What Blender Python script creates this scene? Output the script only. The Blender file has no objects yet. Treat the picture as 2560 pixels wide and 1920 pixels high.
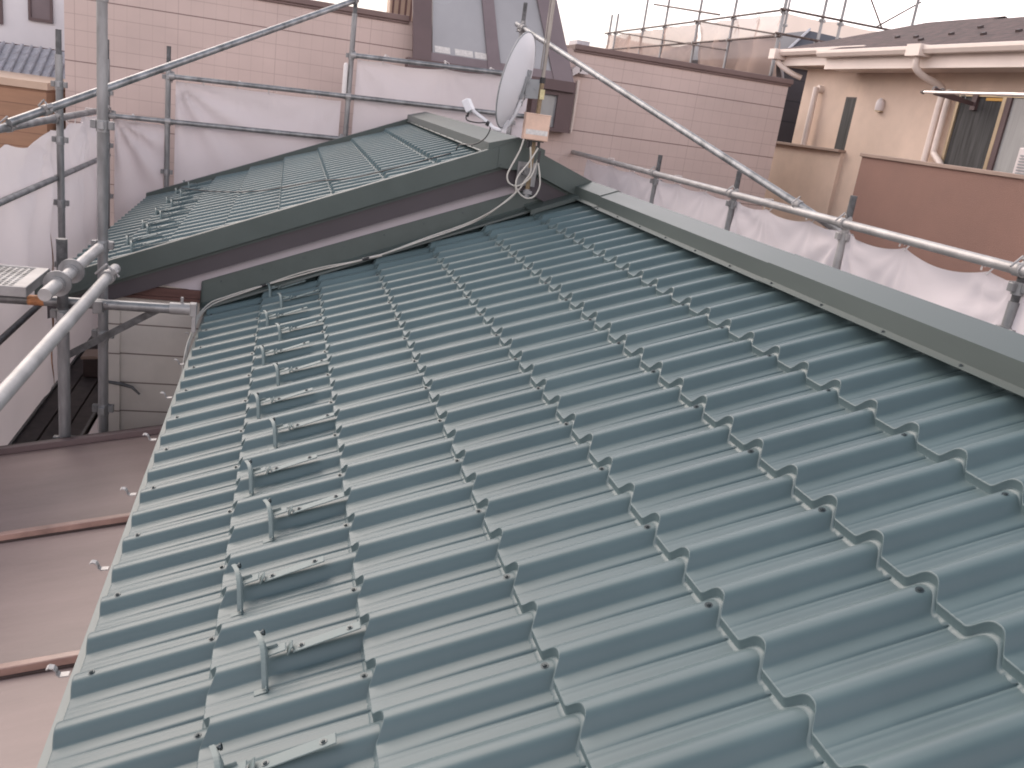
import bpy, math, random
from mathutils import Vector, Matrix
random.seed(7)
R = math.radians
PI = math.pi
scene = bpy.context.scene
COL = scene.collection

# ------------------------------------------------------------------ camera
cd = bpy.data.cameras.new('camera'); cam = bpy.data.objects.new('camera', cd); COL.objects.link(cam)
M3 = Matrix(((0.96371604, -0.05595644, -0.2609986), (-0.22994448, 0.32253904, -0.91820156), (0.13556153, 0.94490076, 0.29796917)))
cam.matrix_world = Matrix.Translation((0.36875599, -0.94776828, 1.25272006)) @ M3.to_4x4()
cd.sensor_width = 36.0; cd.lens = 2200.0 / 2560 * 36; cd.clip_start = 0.02; cd.clip_end = 800
scene.camera = cam

# ------------------------------------------------------------------ light
SUN_EL, SUN_AZ = 38.0, -30.0        # azimuth from +Y towards +X
w = bpy.data.worlds.new('World'); scene.world = w; w.use_nodes = True
nt = w.node_tree; nt.nodes.clear()
wo = nt.nodes.new('ShaderNodeOutputWorld'); bg = nt.nodes.new('ShaderNodeBackground'); sky = nt.nodes.new('ShaderNodeTexSky')
sky.sky_type = 'NISHITA'; sky.sun_disc = False; sky.sun_elevation = R(SUN_EL); sky.sun_rotation = R(SUN_AZ)
sky.air_density = 1.0; sky.dust_density = 4.0; sky.ozone_density = 1.5; sky.altitude = 40
geo = nt.nodes.new('ShaderNodeTexCoord'); sx = nt.nodes.new('ShaderNodeSeparateXYZ'); nt.links.new(geo.outputs['Generated'], sx.inputs[0])
rmp = nt.nodes.new('ShaderNodeValToRGB'); nt.links.new(sx.outputs['Z'], rmp.inputs[0])      # evening veil: bright pale horizon, dim blue overhead
els = rmp.color_ramp.elements; els[0].position = 0.0; els[0].color = (0.36, 0.298, 0.272, 1); els[1].position = 1.0; els[1].color = (0.030, 0.045, 0.060, 1)
for ps, cl in ((0.09, (0.42, 0.37, 0.345, 1)), (0.17, (0.92, 0.80, 0.79, 1)), (0.20, (0.92, 0.80, 0.79, 1)), (0.42, (0.66, 0.61, 0.62, 1)), (0.57, (0.33, 0.34, 0.38, 1)), (0.76, (0.065, 0.09, 0.115, 1))):
    e_ = rmp.color_ramp.elements.new(ps); e_.color = cl
mlt = nt.nodes.new('ShaderNodeVectorMath'); mlt.operation = 'SCALE'; mlt.inputs['Scale'].default_value = 25.0
nt.links.new(rmp.outputs[0], mlt.inputs[0])
mx = nt.nodes.new('ShaderNodeMix'); mx.data_type = 'RGBA'; mx.inputs[0].default_value = 0.7
nt.links.new(sky.outputs[0], mx.inputs[6]); nt.links.new(mlt.outputs[0], mx.inputs[7]); nt.links.new(mx.outputs[2], bg.inputs[0])
bg.inputs[1].default_value = 0.11
nt.links.new(bg.outputs[0], wo.inputs[0])
sd = bpy.data.lights.new('sun', 'SUN'); sun = bpy.data.objects.new('sun', sd); COL.objects.link(sun)
sd.energy = 1.35; sd.angle = R(40); sd.color = (1.0, 0.86, 0.76)
dirv = Vector((math.sin(R(SUN_AZ)) * math.cos(R(SUN_EL)), math.cos(R(SUN_AZ)) * math.cos(R(SUN_EL)), math.sin(R(SUN_EL))))
sun.rotation_euler = dirv.to_track_quat('Z', 'Y').to_euler()
scene.view_settings.view_transform = 'Standard'; scene.view_settings.look = 'None'
scene.view_settings.exposure = 0.80; scene.view_settings.gamma = 1.0
scene.cycles.filter_width = 1.9

# ------------------------------------------------------------------ helpers
class MB:
    def __init__(s): s.v = []; s.f = []; s.sm = []
    def add(s, vs, fs, smooth=False):
        b = len(s.v); s.v += [tuple(p) for p in vs]
        s.f += [tuple(b + i for i in f) for f in fs]; s.sm += [smooth] * len(fs)
    def box(s, a, b):
        x0, y0, z0 = a; x1, y1, z1 = b
        if x0 > x1: x0, x1 = x1, x0
        if y0 > y1: y0, y1 = y1, y0
        if z0 > z1: z0, z1 = z1, z0
        s.add([(x0, y0, z0), (x1, y0, z0), (x1, y1, z0), (x0, y1, z0), (x0, y0, z1), (x1, y0, z1), (x1, y1, z1), (x0, y1, z1)],
              [(3, 2, 1, 0), (4, 5, 6, 7), (0, 1, 5, 4), (1, 2, 6, 5), (2, 3, 7, 6), (3, 0, 4, 7)])
        return s
    def obox(s, c, ax, ay, az):     # oriented box: centre and three half-axis vectors
        c, ax, ay, az = map(Vector, (c, ax, ay, az))
        v = [c + i * ax + j * ay + k * az for k in (-1, 1) for j in (-1, 1) for i in (-1, 1)]
        s.add(v, [(2, 3, 1, 0), (4, 5, 7, 6), (0, 1, 5, 4), (1, 3, 7, 5), (3, 2, 6, 7), (2, 0, 4, 6)])
        return s
    def tube(s, p, q, r, n=14, r2=None, cap=True, hollow=False):
        p, q = Vector(p), Vector(q); d = (q - p).normalized(); r2 = r if r2 is None else r2
        a = d.orthogonal().normalized(); b = d.cross(a)
        vs = []
        for (o, rr) in ((p, r), (q, r2)):
            for i in range(n):
                t = 2 * PI * i / n; vs.append(o + a * math.cos(t) * rr + b * math.sin(t) * rr)
        s.add(vs, [(i, (i + 1) % n, n + (i + 1) % n, n + i) for i in range(n)], True)
        if cap: s.add(vs, [tuple(range(n))[::-1], tuple(range(n, 2 * n))])
        return s
    def path(s, pts, r, n=8, close=False):
        pts = [Vector(p) for p in pts]; m = len(pts); rings = []; prev = None
        for i, p in enumerate(pts):
            d = (pts[min(i + 1, m - 1)] - pts[max(i - 1, 0)]).normalized()
            if prev is None: a = d.orthogonal().normalized()
            else:
                a = prev - d * prev.dot(d); a.normalize()
            prev = a; b = d.cross(a)
            rr = r[i] if isinstance(r, (list, tuple)) else r
            rings.append([p + a * math.cos(2 * PI * k / n) * rr + b * math.sin(2 * PI * k / n) * rr for k in range(n)])
        vs = [v for g in rings for v in g]
        fs = [(i * n + k, i * n + (k + 1) % n, (i + 1) * n + (k + 1) % n, (i + 1) * n + k) for i in range(m - 1) for k in range(n)]
        s.add(vs, fs, True); s.add(vs, [tuple(range(n))[::-1], tuple(range((m - 1) * n, m * n))])
        return s
    def prism(s, poly, d):          # polygon (3d points) pushed along vector d
        n = len(poly); d = Vector(d); vs = [Vector(p) for p in poly]; vs += [p + d for p in vs]
        s.add(vs, [tuple(range(n))[::-1], tuple(range(n, 2 * n))] + [(i, (i + 1) % n, n + (i + 1) % n, n + i) for i in range(n)])
        return s
    def build(s, name, m, parent=None, smooth=None):
        me = bpy.data.meshes.new(name); me.from_pydata(s.v, [], s.f)
        me.polygons.foreach_set('use_smooth', s.sm if smooth is None else [smooth] * len(s.f))
        if m: me.materials.append(m)
        me.update()
        o = bpy.data.objects.new(name, me); COL.objects.link(o)
        if parent: o.parent = parent
        return o

def fixn(o):
    import bmesh
    bm = bmesh.new(); bm.from_mesh(o.data); bmesh.ops.recalc_face_normals(bm, faces=bm.faces); bm.to_mesh(o.data); bm.free()
    return o
def bevel(o, w=0.003, seg=2):
    md = o.modifiers.new('bevel', 'BEVEL'); md.width = w; md.segments = seg; md.limit_method = 'ANGLE'; md.angle_limit = R(40)
    return o
def tag(o, label=None, cat=None, group=None, kind=None):
    if label: o['label'] = label
    if cat: o['category'] = cat
    if group: o['group'] = group
    if kind: o['kind'] = kind
    return o
def thing(name, label, cat, loc=(0, 0, 0), group=None, rz=0):
    o = bpy.data.objects.new(name, None); COL.objects.link(o); o.location = loc; o.rotation_euler = (0, 0, rz)
    o.empty_display_size = 0.1
    return tag(o, label, cat, group)
def kids(o): return [c for c in bpy.data.objects if c.parent == o]
def copy_tree(o, ch):
    r = o.copy(); COL.objects.link(r)
    for (c, sub) in ch:
        k, _ = copy_tree(c, sub); k.parent = r
    return r, None
def tree_of(o): return [(c, tree_of(c)) for c in kids(o)]
def catmull(pts, n=6):
    pts = [Vector(p) for p in pts]; out = []
    for i in range(len(pts) - 1):
        p0 = pts[max(i - 1, 0)]; p1 = pts[i]; p2 = pts[i + 1]; p3 = pts[min(i + 2, len(pts) - 1)]
        for k in range(n):
            t = k / n
            out.append(0.5 * ((2 * p1) + (p2 - p0) * t + (2 * p0 - 5 * p1 + 4 * p2 - p3) * t * t + (3 * p1 - p0 - 3 * p2 + p3) * t ** 3))
    out.append(pts[-1]); return out

# ------------------------------------------------------------------ materials
def lin(c): return tuple(((x / 255) / 12.92 if x / 255 <= 0.04045 else ((x / 255 + 0.055) / 1.055) ** 2.4) for x in c)
def mat(name, col, rough=0.6, metal=0.0, var=0.12, nscale=6.0, bump=0.0, bscale=60.0, col2=None, spec=0.5, coat=0.0, streak=None, trans=0.0):
    m = bpy.data.materials.new(name); m.use_nodes = True; t = m.node_tree; b = t.nodes['Principled BSDF']
    b.inputs['Roughness'].default_value = rough; b.inputs['Metallic'].default_value = metal
    b.inputs['Specular IOR Level'].default_value = spec; b.inputs['Coat Weight'].default_value = coat
    tc = t.nodes.new('ShaderNodeTexCoord'); n = t.nodes.new('ShaderNodeTexNoise'); n.inputs['Scale'].default_value = nscale
    n.inputs['Detail'].default_value = 6; n.inputs['Roughness'].default_value = 0.6
    src = tc.outputs['Object']
    if streak:
        mp = t.nodes.new('ShaderNodeMapping'); mp.inputs['Scale'].default_value = streak; t.links.new(src, mp.inputs['Vector']); src = mp.outputs[0]
    t.links.new(src, n.inputs['Vector'])
    r = t.nodes.new('ShaderNodeValToRGB'); e = r.color_ramp.elements
    e[0].position = 0.32; e[1].position = 0.68
    c2 = col2 or tuple(x * (1 - var * 1.6) for x in col)
    e[0].color = (*c2, 1); e[1].color = (*[min(1, x * (1 + var * 0.5)) for x in col], 1)
    t.links.new(n.outputs['Fac'], r.inputs[0]); t.links.new(r.outputs[0], b.inputs['Base Color'])
    rm = t.nodes.new('ShaderNodeMapRange'); rm.inputs[3].default_value = rough * 0.85; rm.inputs[4].default_value = min(1, rough * 1.2)
    t.links.new(n.outputs['Fac'], rm.inputs[0]); t.links.new(rm.outputs[0], b.inputs['Roughness'])
    if bump:
        n2 = t.nodes.new('ShaderNodeTexNoise'); n2.inputs['Scale'].default_value = bscale; n2.inputs['Detail'].default_value = 4
        t.links.new(tc.outputs['Object'], n2.inputs['Vector'])
        bp = t.nodes.new('ShaderNodeBump'); bp.inputs['Strength'].default_value = bump; bp.inputs['Distance'].default_value = 0.01
        t.links.new(n2.outputs['Fac'], bp.inputs['Height']); t.links.new(bp.outputs[0], b.inputs['Normal'])
    return m
def math_n(t, op, a, b=None):
    n = t.nodes.new('ShaderNodeMath'); n.operation = op
    for i, x in enumerate((a, b)):
        if x is None: continue
        if isinstance(x, (int, float)): n.inputs[i].default_value = x
        else: t.links.new(x, n.inputs[i])
    return n.outputs[0]
def line_mask(t, coord, period, offset, width):     # 1 on the joint, 0 elsewhere
    f = math_n(t, 'FRACT', math_n(t, 'DIVIDE', math_n(t, 'SUBTRACT', coord, offset), period))
    d = math_n(t, 'MULTIPLY', math_n(t, 'MINIMUM', f, math_n(t, 'SUBTRACT', 1.0, f)), period)
    return math_n(t, 'LESS_THAN', d, width / 2)
def add_joints(m, specs, dark):     # specs: (axis, period, offset, width, strength)
    t = m.node_tree; b = t.nodes['Principled BSDF']; src = b.inputs['Base Color'].links[0].from_socket
    tc = t.nodes.new('ShaderNodeTexCoord'); sp = t.nodes.new('ShaderNodeSeparateXYZ'); t.links.new(tc.outputs['Object'], sp.inputs[0])
    tot = None
    for ax, per, off, wd, st in specs:
        k = math_n(t, 'MULTIPLY', line_mask(t, sp.outputs[ax], per, off, wd), st)
        tot = k if tot is None else math_n(t, 'MAXIMUM', tot, k)
    mx = t.nodes.new('ShaderNodeMix'); mx.data_type = 'RGBA'; t.links.new(tot, mx.inputs[0]); t.links.new(src, mx.inputs[6]); mx.inputs[7].default_value = (*dark, 1)
    t.links.new(mx.outputs[2], b.inputs['Base Color'])
    bp = t.nodes.new('ShaderNodeBump'); bp.invert = True; bp.inputs['Strength'].default_value = 0.5; bp.inputs['Distance'].default_value = 0.004
    t.links.new(tot, bp.inputs['Height'])
    if b.inputs['Normal'].links: t.links.new(b.inputs['Normal'].links[0].from_socket, bp.inputs['Normal'])
    t.links.new(bp.outputs[0], b.inputs['Normal'])
    return m

GREEN = (0.080, 0.119, 0.125)
M = {}
M['green'] = mat('green_painted_metal', GREEN, 0.45, 0.0, 0.09, 1.3, spec=0.52, streak=(2.2, 1, 1))
M['green_trim'] = mat('green_trim_metal', (0.062, 0.080, 0.075), 0.42, 0.0, 0.07, 2.0, spec=0.5, streak=(4, 0.6, 4))
M['green_light'] = mat('pale_green_guard_metal', (0.165, 0.205, 0.20), 0.5, 0.0, 0.06, 20, spec=0.35)
M['eave_strip'] = mat('pale_eave_strip', (0.20, 0.225, 0.215), 0.5, 0, 0.06, 6)
M['screw'] = mat('dark_screw_metal', (0.06, 0.075, 0.08), 0.35, 0.4, 0.1, 40)
M['galv'] = mat('galvanised_steel', (0.30, 0.30, 0.305), 0.42, 0.55, 0.35, 9, bump=0.05, bscale=90, streak=(1, 1, 0.25))
M['galv_light'] = mat('bright_galvanised_steel', (0.38, 0.365, 0.36), 0.5, 0.35, 0.18, 8, bump=0.03, bscale=90)
M['galv_dark'] = mat('worn_dark_steel', (0.115, 0.115, 0.118), 0.55, 0.35, 0.5, 22, bump=0.2, bscale=80, col2=(0.05, 0.05, 0.052))
M['rust'] = mat('rusty_steel', (0.13, 0.095, 0.085), 0.7, 0.1, 0.4, 30)
M['zinc'] = mat('zinc_plated_steel', (0.55, 0.5, 0.3), 0.35, 0.7, 0.2, 40)
M['orange_tape'] = mat('orange_paint_band', (0.62, 0.27, 0.12), 0.6, 0, 0.3, 30)
M['pinkwall'] = add_joints(mat('pink_grey_siding', (0.56, 0.44, 0.40), 0.8, 0, 0.10, 0.7, bump=0.12, bscale=70), [('Z', 0.1420, 1.664, 0.006, 0.33), ('Z', 0.568, 1.664, 0.010, 0.85), ('X', 0.1155, -1.648, 0.005, 0.17), ('X', 0.9240, -1.648, 0.006, 0.35)], (0.17, 0.115, 0.105))
M['parapet'] = mat('brown_parapet_cap', (0.17, 0.11, 0.10), 0.5, 0, 0.1, 3)
M['beige'] = mat('beige_stucco', (0.62, 0.485, 0.395), 0.9, 0, 0.10, 1.6, bump=0.35, bscale=120)
M['brown'] = mat('brown_stucco', (0.225, 0.130, 0.103), 0.9, 0, 0.06, 2.0, bump=0.35, bscale=140)
M['brown_cap'] = mat('taupe_cap', (0.29, 0.21, 0.17), 0.6, 0, 0.08, 3)
M['cream'] = mat('cream_gutter_plastic', (0.72, 0.62, 0.56), 0.4, 0, 0.05, 3)
M['shingle'] = add_joints(mat('brown_shingle', (0.115, 0.075, 0.07), 0.85, 0, 0.35, 9, bump=0.3, bscale=60), [('Z', 0.035, 0, 0.006, 0.6)], (0.035, 0.02, 0.02))
M['purple'] = mat('purple_grey_board', (0.06, 0.05, 0.057), 0.6, 0, 0.1, 4)
M['white_wall'] = mat('lilac_white_board', (0.44, 0.40, 0.43), 0.6, 0, 0.05, 3)
M['siding'] = add_joints(mat('old_white_siding', (0.52, 0.48, 0.44), 0.75, 0, 0.1, 3.0, bump=0.1, bscale=50), [('Z', 0.168, -0.154, 0.008, 0.85)], (0.12, 0.09, 0.08))
M['redbrown'] = mat('red_brown_trim', (0.10, 0.045, 0.038), 0.45, 0, 0.1, 5)
M['old_roof'] = mat('weathered_brown_sheet', (0.262, 0.192, 0.178), 0.44, 0.0, 0.22, 1.6, bump=0.08, bscale=40, col2=(0.195, 0.143, 0.133), spec=0.42, streak=(0.5, 2.2, 1))
M['old_batten'] = mat('brown_batten_metal', (0.33, 0.20, 0.165), 0.33, 0.0, 0.2, 10)
M['dark_trim'] = mat('dark_brown_trim', (0.045, 0.028, 0.026), 0.5, 0, 0.2, 8)
M['dish'] = mat('pale_grey_dish', (0.66, 0.66, 0.69), 0.4, 0, 0.03, 4)
M['dish_grey'] = mat('grey_bracket', (0.27, 0.28, 0.29), 0.5, 0.1, 0.1, 15)
M['black'] = mat('black_plastic', (0.02, 0.02, 0.022), 0.5, 0, 0.1, 20)
M['mast'] = mat('tarnished_mast', (0.33, 0.30, 0.27), 0.45, 0.4, 0.3, 20, streak=(1, 1, 0.2))
M['mast_brown'] = mat('brown_stained_mast', (0.27, 0.20, 0.12), 0.5, 0.3, 0.3, 20)
M['box_beige'] = mat('sun_yellowed_plastic', (0.66, 0.46, 0.36), 0.45, 0, 0.1, 14)
M['sticker'] = mat('grey_white_sticker', (0.62, 0.60, 0.58), 0.5, 0, 0.15, 60)
M['coax'] = mat('grey_white_coax', (0.48, 0.46, 0.42), 0.5, 0, 0.06, 12)
M['bronze'] = mat('bronze_frame', (0.105, 0.068, 0.07), 0.45, 0.1, 0.1, 4)
M['bronze_light'] = mat('grey_bronze_frame', (0.16, 0.125, 0.135), 0.4, 0.2, 0.1, 4)
M['blind'] = mat('grey_frosted_pane', (0.30, 0.30, 0.315), 0.25, 0, 0.1, 1.2, spec=0.6)
M['darkglass'] = mat('dark_window_glass', (0.045, 0.05, 0.05), 0.12, 0, 0.2, 2, spec=0.7)
M['curtain'] = mat('grey_curtain', (0.07, 0.07, 0.07), 0.6, 0, 0.35, 6, streak=(1, 5, 0.3), spec=0.2)
M['curtain_lt'] = mat('pale_curtain', (0.36, 0.36, 0.35), 0.4, 0, 0.12, 5, streak=(1, 5, 0.3), spec=0.5)
M['gold'] = mat('champagne_aluminium', (0.5, 0.40, 0.27), 0.35, 0.5, 0.1, 6)
M['amber'] = mat('amber_plastic', (0.6, 0.32, 0.05), 0.4, 0, 0.1, 6)
M['steel_rod'] = mat('polished_rod', (0.75, 0.7, 0.67), 0.25, 0.5, 0.05, 6)
M['white_pl'] = mat('white_plaster', (0.66, 0.64, 0.66), 0.85, 0, 0.04, 2, bump=0.1)
M['kawara'] = mat('silver_grey_kawara', (0.42, 0.41, 0.44), 0.4, 0, 0.15, 12)
M['orange_side'] = add_joints(mat('orange_brown_siding', (0.33, 0.185, 0.115), 0.7, 0, 0.1, 3, streak=(1, 1, 6)), [('Z', 0.13, 0.0, 0.008, 0.6)], (0.14, 0.07, 0.05))
M['sand_cap'] = mat('sand_cap', (0.50, 0.36, 0.27), 0.6, 0, 0.08, 3)
M['slate'] = add_joints(mat('dark_slate_roof', (0.06, 0.056, 0.068), 0.6, 0, 0.12, 4), [('Z', 0.05, 0, 0.006, 0.4)], (0.05, 0.05, 0.06))
M['slate_wall'] = add_joints(mat('dark_grey_siding', (0.075, 0.068, 0.08), 0.7, 0, 0.1, 3), [('Z', 0.3, 0.1, 0.02, 0.6)], (0.03, 0.03, 0.035))
M['brickred'] = mat('orange_red_tiles', (0.62, 0.20, 0.12), 0.8, 0, 0.1, 2)
M['wood_dark'] = mat('dark_scaffold_board', (0.06, 0.048, 0.048), 0.8, 0, 0.3, 12)
M['asphalt'] = mat('asphalt', (0.055, 0.053, 0.055), 0.9, 0, 0.2, 2, bump=0.2)
M['ac'] = mat('off_white_plastic', (0.62, 0.56, 0.55), 0.5, 0, 0.05, 4)
M['string'] = mat('white_string', (0.72, 0.68, 0.66), 0.8, 0, 0.05, 30)

def cloth(name, col, trans, alpha, sc=35):
    m = bpy.data.materials.new(name); m.use_nodes = True; t = m.node_tree; t.nodes.clear()
    o = t.nodes.new('ShaderNodeOutputMaterial'); d = t.nodes.new('ShaderNodeBsdfDiffuse'); tr = t.nodes.new('ShaderNodeBsdfTranslucent')
    tc = t.nodes.new('ShaderNodeTexCoord'); n = t.nodes.new('ShaderNodeTexNoise'); n.inputs['Scale'].default_value = 1.7; n.inputs['Detail'].default_value = 8
    t.links.new(tc.outputs['Object'], n.inputs['Vector'])
    r = t.nodes.new('ShaderNodeValToRGB'); r.color_ramp.elements[0].position = 0.3; r.color_ramp.elements[1].position = 0.65
    r.color_ramp.elements[0].color = (*[x * 0.94 for x in col], 1); r.color_ramp.elements[1].color = (*col, 1)
    t.links.new(n.outputs['Fac'], r.inputs[0])
    for q in (d, tr): t.links.new(r.outputs[0], q.inputs[0])
    mx = t.nodes.new('ShaderNodeMixShader'); mx.inputs[0].default_value = trans
    t.links.new(d.outputs[0], mx.inputs[1]); t.links.new(tr.outputs[0], mx.inputs[2])
    n2 = t.nodes.new('ShaderNodeTexNoise'); n2.inputs['Scale'].default_value = sc; t.links.new(tc.outputs['Object'], n2.inputs['Vector'])
    n3 = t.nodes.new('ShaderNodeTexNoise'); n3.inputs['Scale'].default_value = 6; n3.inputs['Detail'].default_value = 3; t.links.new(tc.outputs['Object'], n3.inputs['Vector'])
    bp = t.nodes.new('ShaderNodeBump'); bp.inputs['Strength'].default_value = 0.12; bp.inputs['Distance'].default_value = 0.02
    t.links.new(n3.outputs['Fac'], bp.inputs['Height'])
    for q in (d, tr): t.links.new(bp.outputs[0], q.inputs['Normal'])
    tp = t.nodes.new('ShaderNodeBsdfTransparent'); m2 = t.nodes.new('ShaderNodeMixShader'); m2.inputs[0].default_value = alpha
    t.links.new(tp.outputs[0], m2.inputs[1]); t.links.new(mx.outputs[0], m2.inputs[2]); t.links.new(m2.outputs[0], o.inputs[0])
    return m
M['sheet'] = cloth('white_mesh_sheet', (0.75, 0.695, 0.71), 0.28, 0.97)
M['mesh'] = cloth('tan_mesh_sheet', (0.56, 0.42, 0.36), 0.45, 0.68)
M['cream_sheet'] = cloth('cream_sheet', (0.72, 0.62, 0.56), 0.4, 0.97)

# ------------------------------------------------------------------ ground
g = MB(); g.add([(-300, -300, -4.2), (300, -300, -4.2), (300, 400, -4.2), (-300, 400, -4.2)], [(0, 1, 2, 3)])
tag(g.build('ground', M['asphalt']), kind='structure')

# ------------------------------------------------------------------ corrugated tile roofs
P = 0.15; A = 0.3162; HUMP = 0.0245; STEP = 0.0240
def hp(t):                              # height under the crest, t = phase of the wave (0..1)
    t = (t + 0.35) % 1.0 - 0.35
    c = 0.02; x = t - c
    wdt = 0.25 if x < 0 else 0.33
    q = abs(x) / wdt
    b = 0.0 if q >= 1 else (1 + math.cos(PI * q ** 1.42)) / 2
    return -HUMP * (1 - b)
def groove(t, u):
    t = (t + 0.16) % 1.0
    d = abs(t - 0.16 - 0.56)
    dep = 0.0048 * (0.15 + 0.85 * u)
    g1 = -dep * max(0, 1 - d / 0.026)
    d2 = abs(t - 0.16 - 0.475); g2 = -0.0007 * max(0, 1 - d2 / 0.02)
    return g1 + g2
TS = [-0.28, -0.26, -0.24, -0.22, -0.20, -0.18, -0.155, -0.13, -0.105, -0.08, -0.055, -0.03, -0.005, 0.02, 0.045, 0.07, 0.10, 0.13, 0.16, 0.19, 0.215, 0.24, 0.265, 0.29, 0.31, 0.335, 0.36, 0.40, 0.455, 0.475, 0.495, 0.53, 0.548, 0.56, 0.572, 0.585, 0.64, 0.70]
SU = [0.0, 0.03, 0.15, 0.3, 0.5, 0.7, 0.85, 1.0, 1.07]
def course(k, j0, j1, y0, y1, s_edge, s_end, org, th, mirror=False, first=False):
    """one course of pressed metal tiles; s measured up the slope, y along the eave"""
    mb = MB(); ux, uz = math.cos(th), math.sin(th)
    def W(s, y, h):
        x = s * ux - h * uz; z = s * uz + h * ux
        return (org[0] + (-x if mirror else x), y, org[2] + z)
    ys = []
    for j in range(j0, j1 + 1):
        for t in TS:
            y = (j + t) * P
            if y0 <= y <= y1: ys.append((y, t))
    ys = [(y0, (y0 / P) % 1.0)] + ys + [(y1, (y1 / P) % 1.0)]
    ys = [q for i, q in enumerate(ys) if i == 0 or q[0] - ys[i - 1][0] > 1e-4]
    n = len(ys)
    if len(ys) < 3: return None
    rows = []
    L = s_end - s_edge
    for u in SU:
        if u > L / A + 1e-6 and u != SU[-1] and L < A * 0.99: pass
        uu = min(u, (L + 0.02) / A)
        row = []
        for (y, t) in ys:
            h0 = hp(t)
            h = h0 + groove(t, uu) - STEP * uu
            e = (0.3 if first else 1.0) * h0 * max(0, 1 - uu / 0.5) ** 1.3
            row.append(W(s_edge + uu * A + e, y, h))
        rows.append(row)
    vs = [v for r in rows for v in r]
    fs = [(i * n + k2, i * n + k2 + 1, (i + 1) * n + k2 + 1, (i + 1) * n + k2) for i in range(len(rows) - 1) for k2 in range(n - 1)]
    mb.add(vs, fs, True)
    # rounded nose, riser and turned-out lip
    prof = [(0, 0), (-0.0016, -0.0005), (-0.0022, -0.0024), (-0.0036, -0.0188), (-0.0046, -0.0202), (-0.0142, -0.0214), (-0.0150, -0.0238)]
    if first: prof = [(0, 0), (-0.0022, -0.0007), (-0.0035, -0.0028), (-0.0045, -0.012)]
    rr = []
    for q, (ds, dh) in enumerate(prof):
        row = []
        for (y, t) in ys:
            h0 = hp(t)
            gg = groove(t, 0)
            lip = 1.0
            if q >= 5 and not first:
                tt = (t + 0.16) % 1.0
                if 0.705 < tt < 0.74: lip = 0.1
                elif 0.80 < tt < 0.87: lip = 0.55
            row.append(W(s_edge + (0.3 if first else 1.0) * h0 + (ds if lip == 1 else -0.0052 + (ds + 0.0052) * lip), y, h0 + gg + dh))
        rr.append(row)
    for a in (slice(0, 3), slice(2, 5), slice(4, 7)):
        sub = rr[a]
        if len(sub) < 2: continue
        vs = [v for r in sub for v in r]
        fs = [((i + 1) * n + k2, (i + 1) * n + k2 + 1, i * n + k2 + 1, i * n + k2) for i in range(len(sub) - 1) for k2 in range(n - 1)]
        mb.add(vs, fs, True)
    return mb
def screw_mb(r=0.0048):
    s = MB(); s.tube((0, 0, -0.002), (0, 0, 0.0012), r * 1.35, 12); s.tube((0, 0, 0.0012), (0, 0, 0.0042), r * 0.85, 6, r * 0.7); s.tube((0, 0, 0.0042), (0, 0, 0.0050), r * 0.35, 6)
    return s
SCREW = screw_mb().build('screw', M['screw']); SCREW_USED = [False]
def screw(parent, loc, nrm, sc=1.0):
    o = SCREW if not SCREW_USED[0] else SCREW.copy()
    if SCREW_USED[0]: COL.objects.link(o)
    SCREW_USED[0] = True
    o.parent = parent; o.location = loc; o.rotation_euler = Vector(nrm).to_track_quat('Z', 'Y').to_euler(); o.scale = (sc, sc, sc)
    return o

TH = R(22.2725); UX, UZ = math.cos(TH), math.sin(TH)
def rp(s, y, h=0.0): return (s * UX - h * UZ, y, s * UZ + h * UX)     # point on the near roof
NR = (-UZ, 0, UX)
house = thing('house', 'house with wavy green metal roofs, gable and white siding, in the foreground', 'house', (0, 0, 0))
YW = 4.05
SE = {0: 0.0, 1: A * 0.995, 2: 2 * A - 0.003, 3: 3 * A, 4: 4 * A, 5: 5 * A + 0.005, 6: 6 * A - 0.015}
ODD = {0: 1, 1: 1, 2: 1, 3: 0, 4: 0, 5: 1, 6: 0}
for k in range(7):
    s0 = SE[k]; s1 = SE.get(k + 1, 2.17)
    mb = course(k, -14, 27, -2.0, YW - 0.01, s0, s1, (0, 0, 0), TH, first=(k == 0))
    c = mb.build('tile_course', M['green'], house)
    for j in range(-3, 27):
        if j % 2 == ODD[k] and 0 < j * P < 3.95:
            yy = (j + 0.03) * P
            if k: screw(c, rp(s0 - 0.031, yy, hp(0.03) - STEP * 0.90), (Vector(NR) + Vector((0, -0.2, 0))).normalized(), 1.1)
            else: screw(c, rp(0.036, yy, hp(0.03) - 0.002), (Vector(NR) + Vector((0, -0.2, 0))).normalized(), 1.1)
# eave starter strip, drip edge and fascia of the near roof
e = MB()
pts = [(-0.036, -0.0335), (0.014, -0.0345), (0.014, -0.037), (-0.035, -0.036)]
def extr(mb, sec, y0, y1, f=rp):
    n = len(sec); vs = [f(s, y0, h) for s, h in sec] + [f(s, y1, h) for s, h in sec]
    mb.add(vs, [tuple(range(n)), tuple(range(n, 2 * n))[::-1]] + [((i + 1) % n, i, n + i, n + (i + 1) % n) for i in range(n)])
extr(e, pts, -2.0, YW - 0.02)
extr(e, [(-0.0362, -0.0337), (-0.0345, -0.037), (-0.036, -0.085), (-0.038, -0.085)], -2.0, YW - 0.02)
e.build('drip_edge', M['eave_strip'], house)
e = MB(); e.box((-0.012, -2.0, -0.26), (0.01, YW - 0.02, -0.058)); e.build('fascia_board', M['dark_trim'], house)
e = MB(); e.box((0.10, -2.0, -4.2), (3.4, YW - 0.02, -0.14)); e.build('wall', M['siding'], house)
e = MB(); vs = [rp(0.0, -2.0, -0.075), rp(2.2, -2.0, -0.075), rp(2.2, YW - 0.03, -0.075), rp(0.0, YW - 0.03, -0.075)]
e.add(vs, [(0, 1, 2, 3)])
XR, ZR = 2.065, 0.905
zr = ZR - 0.10
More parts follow.
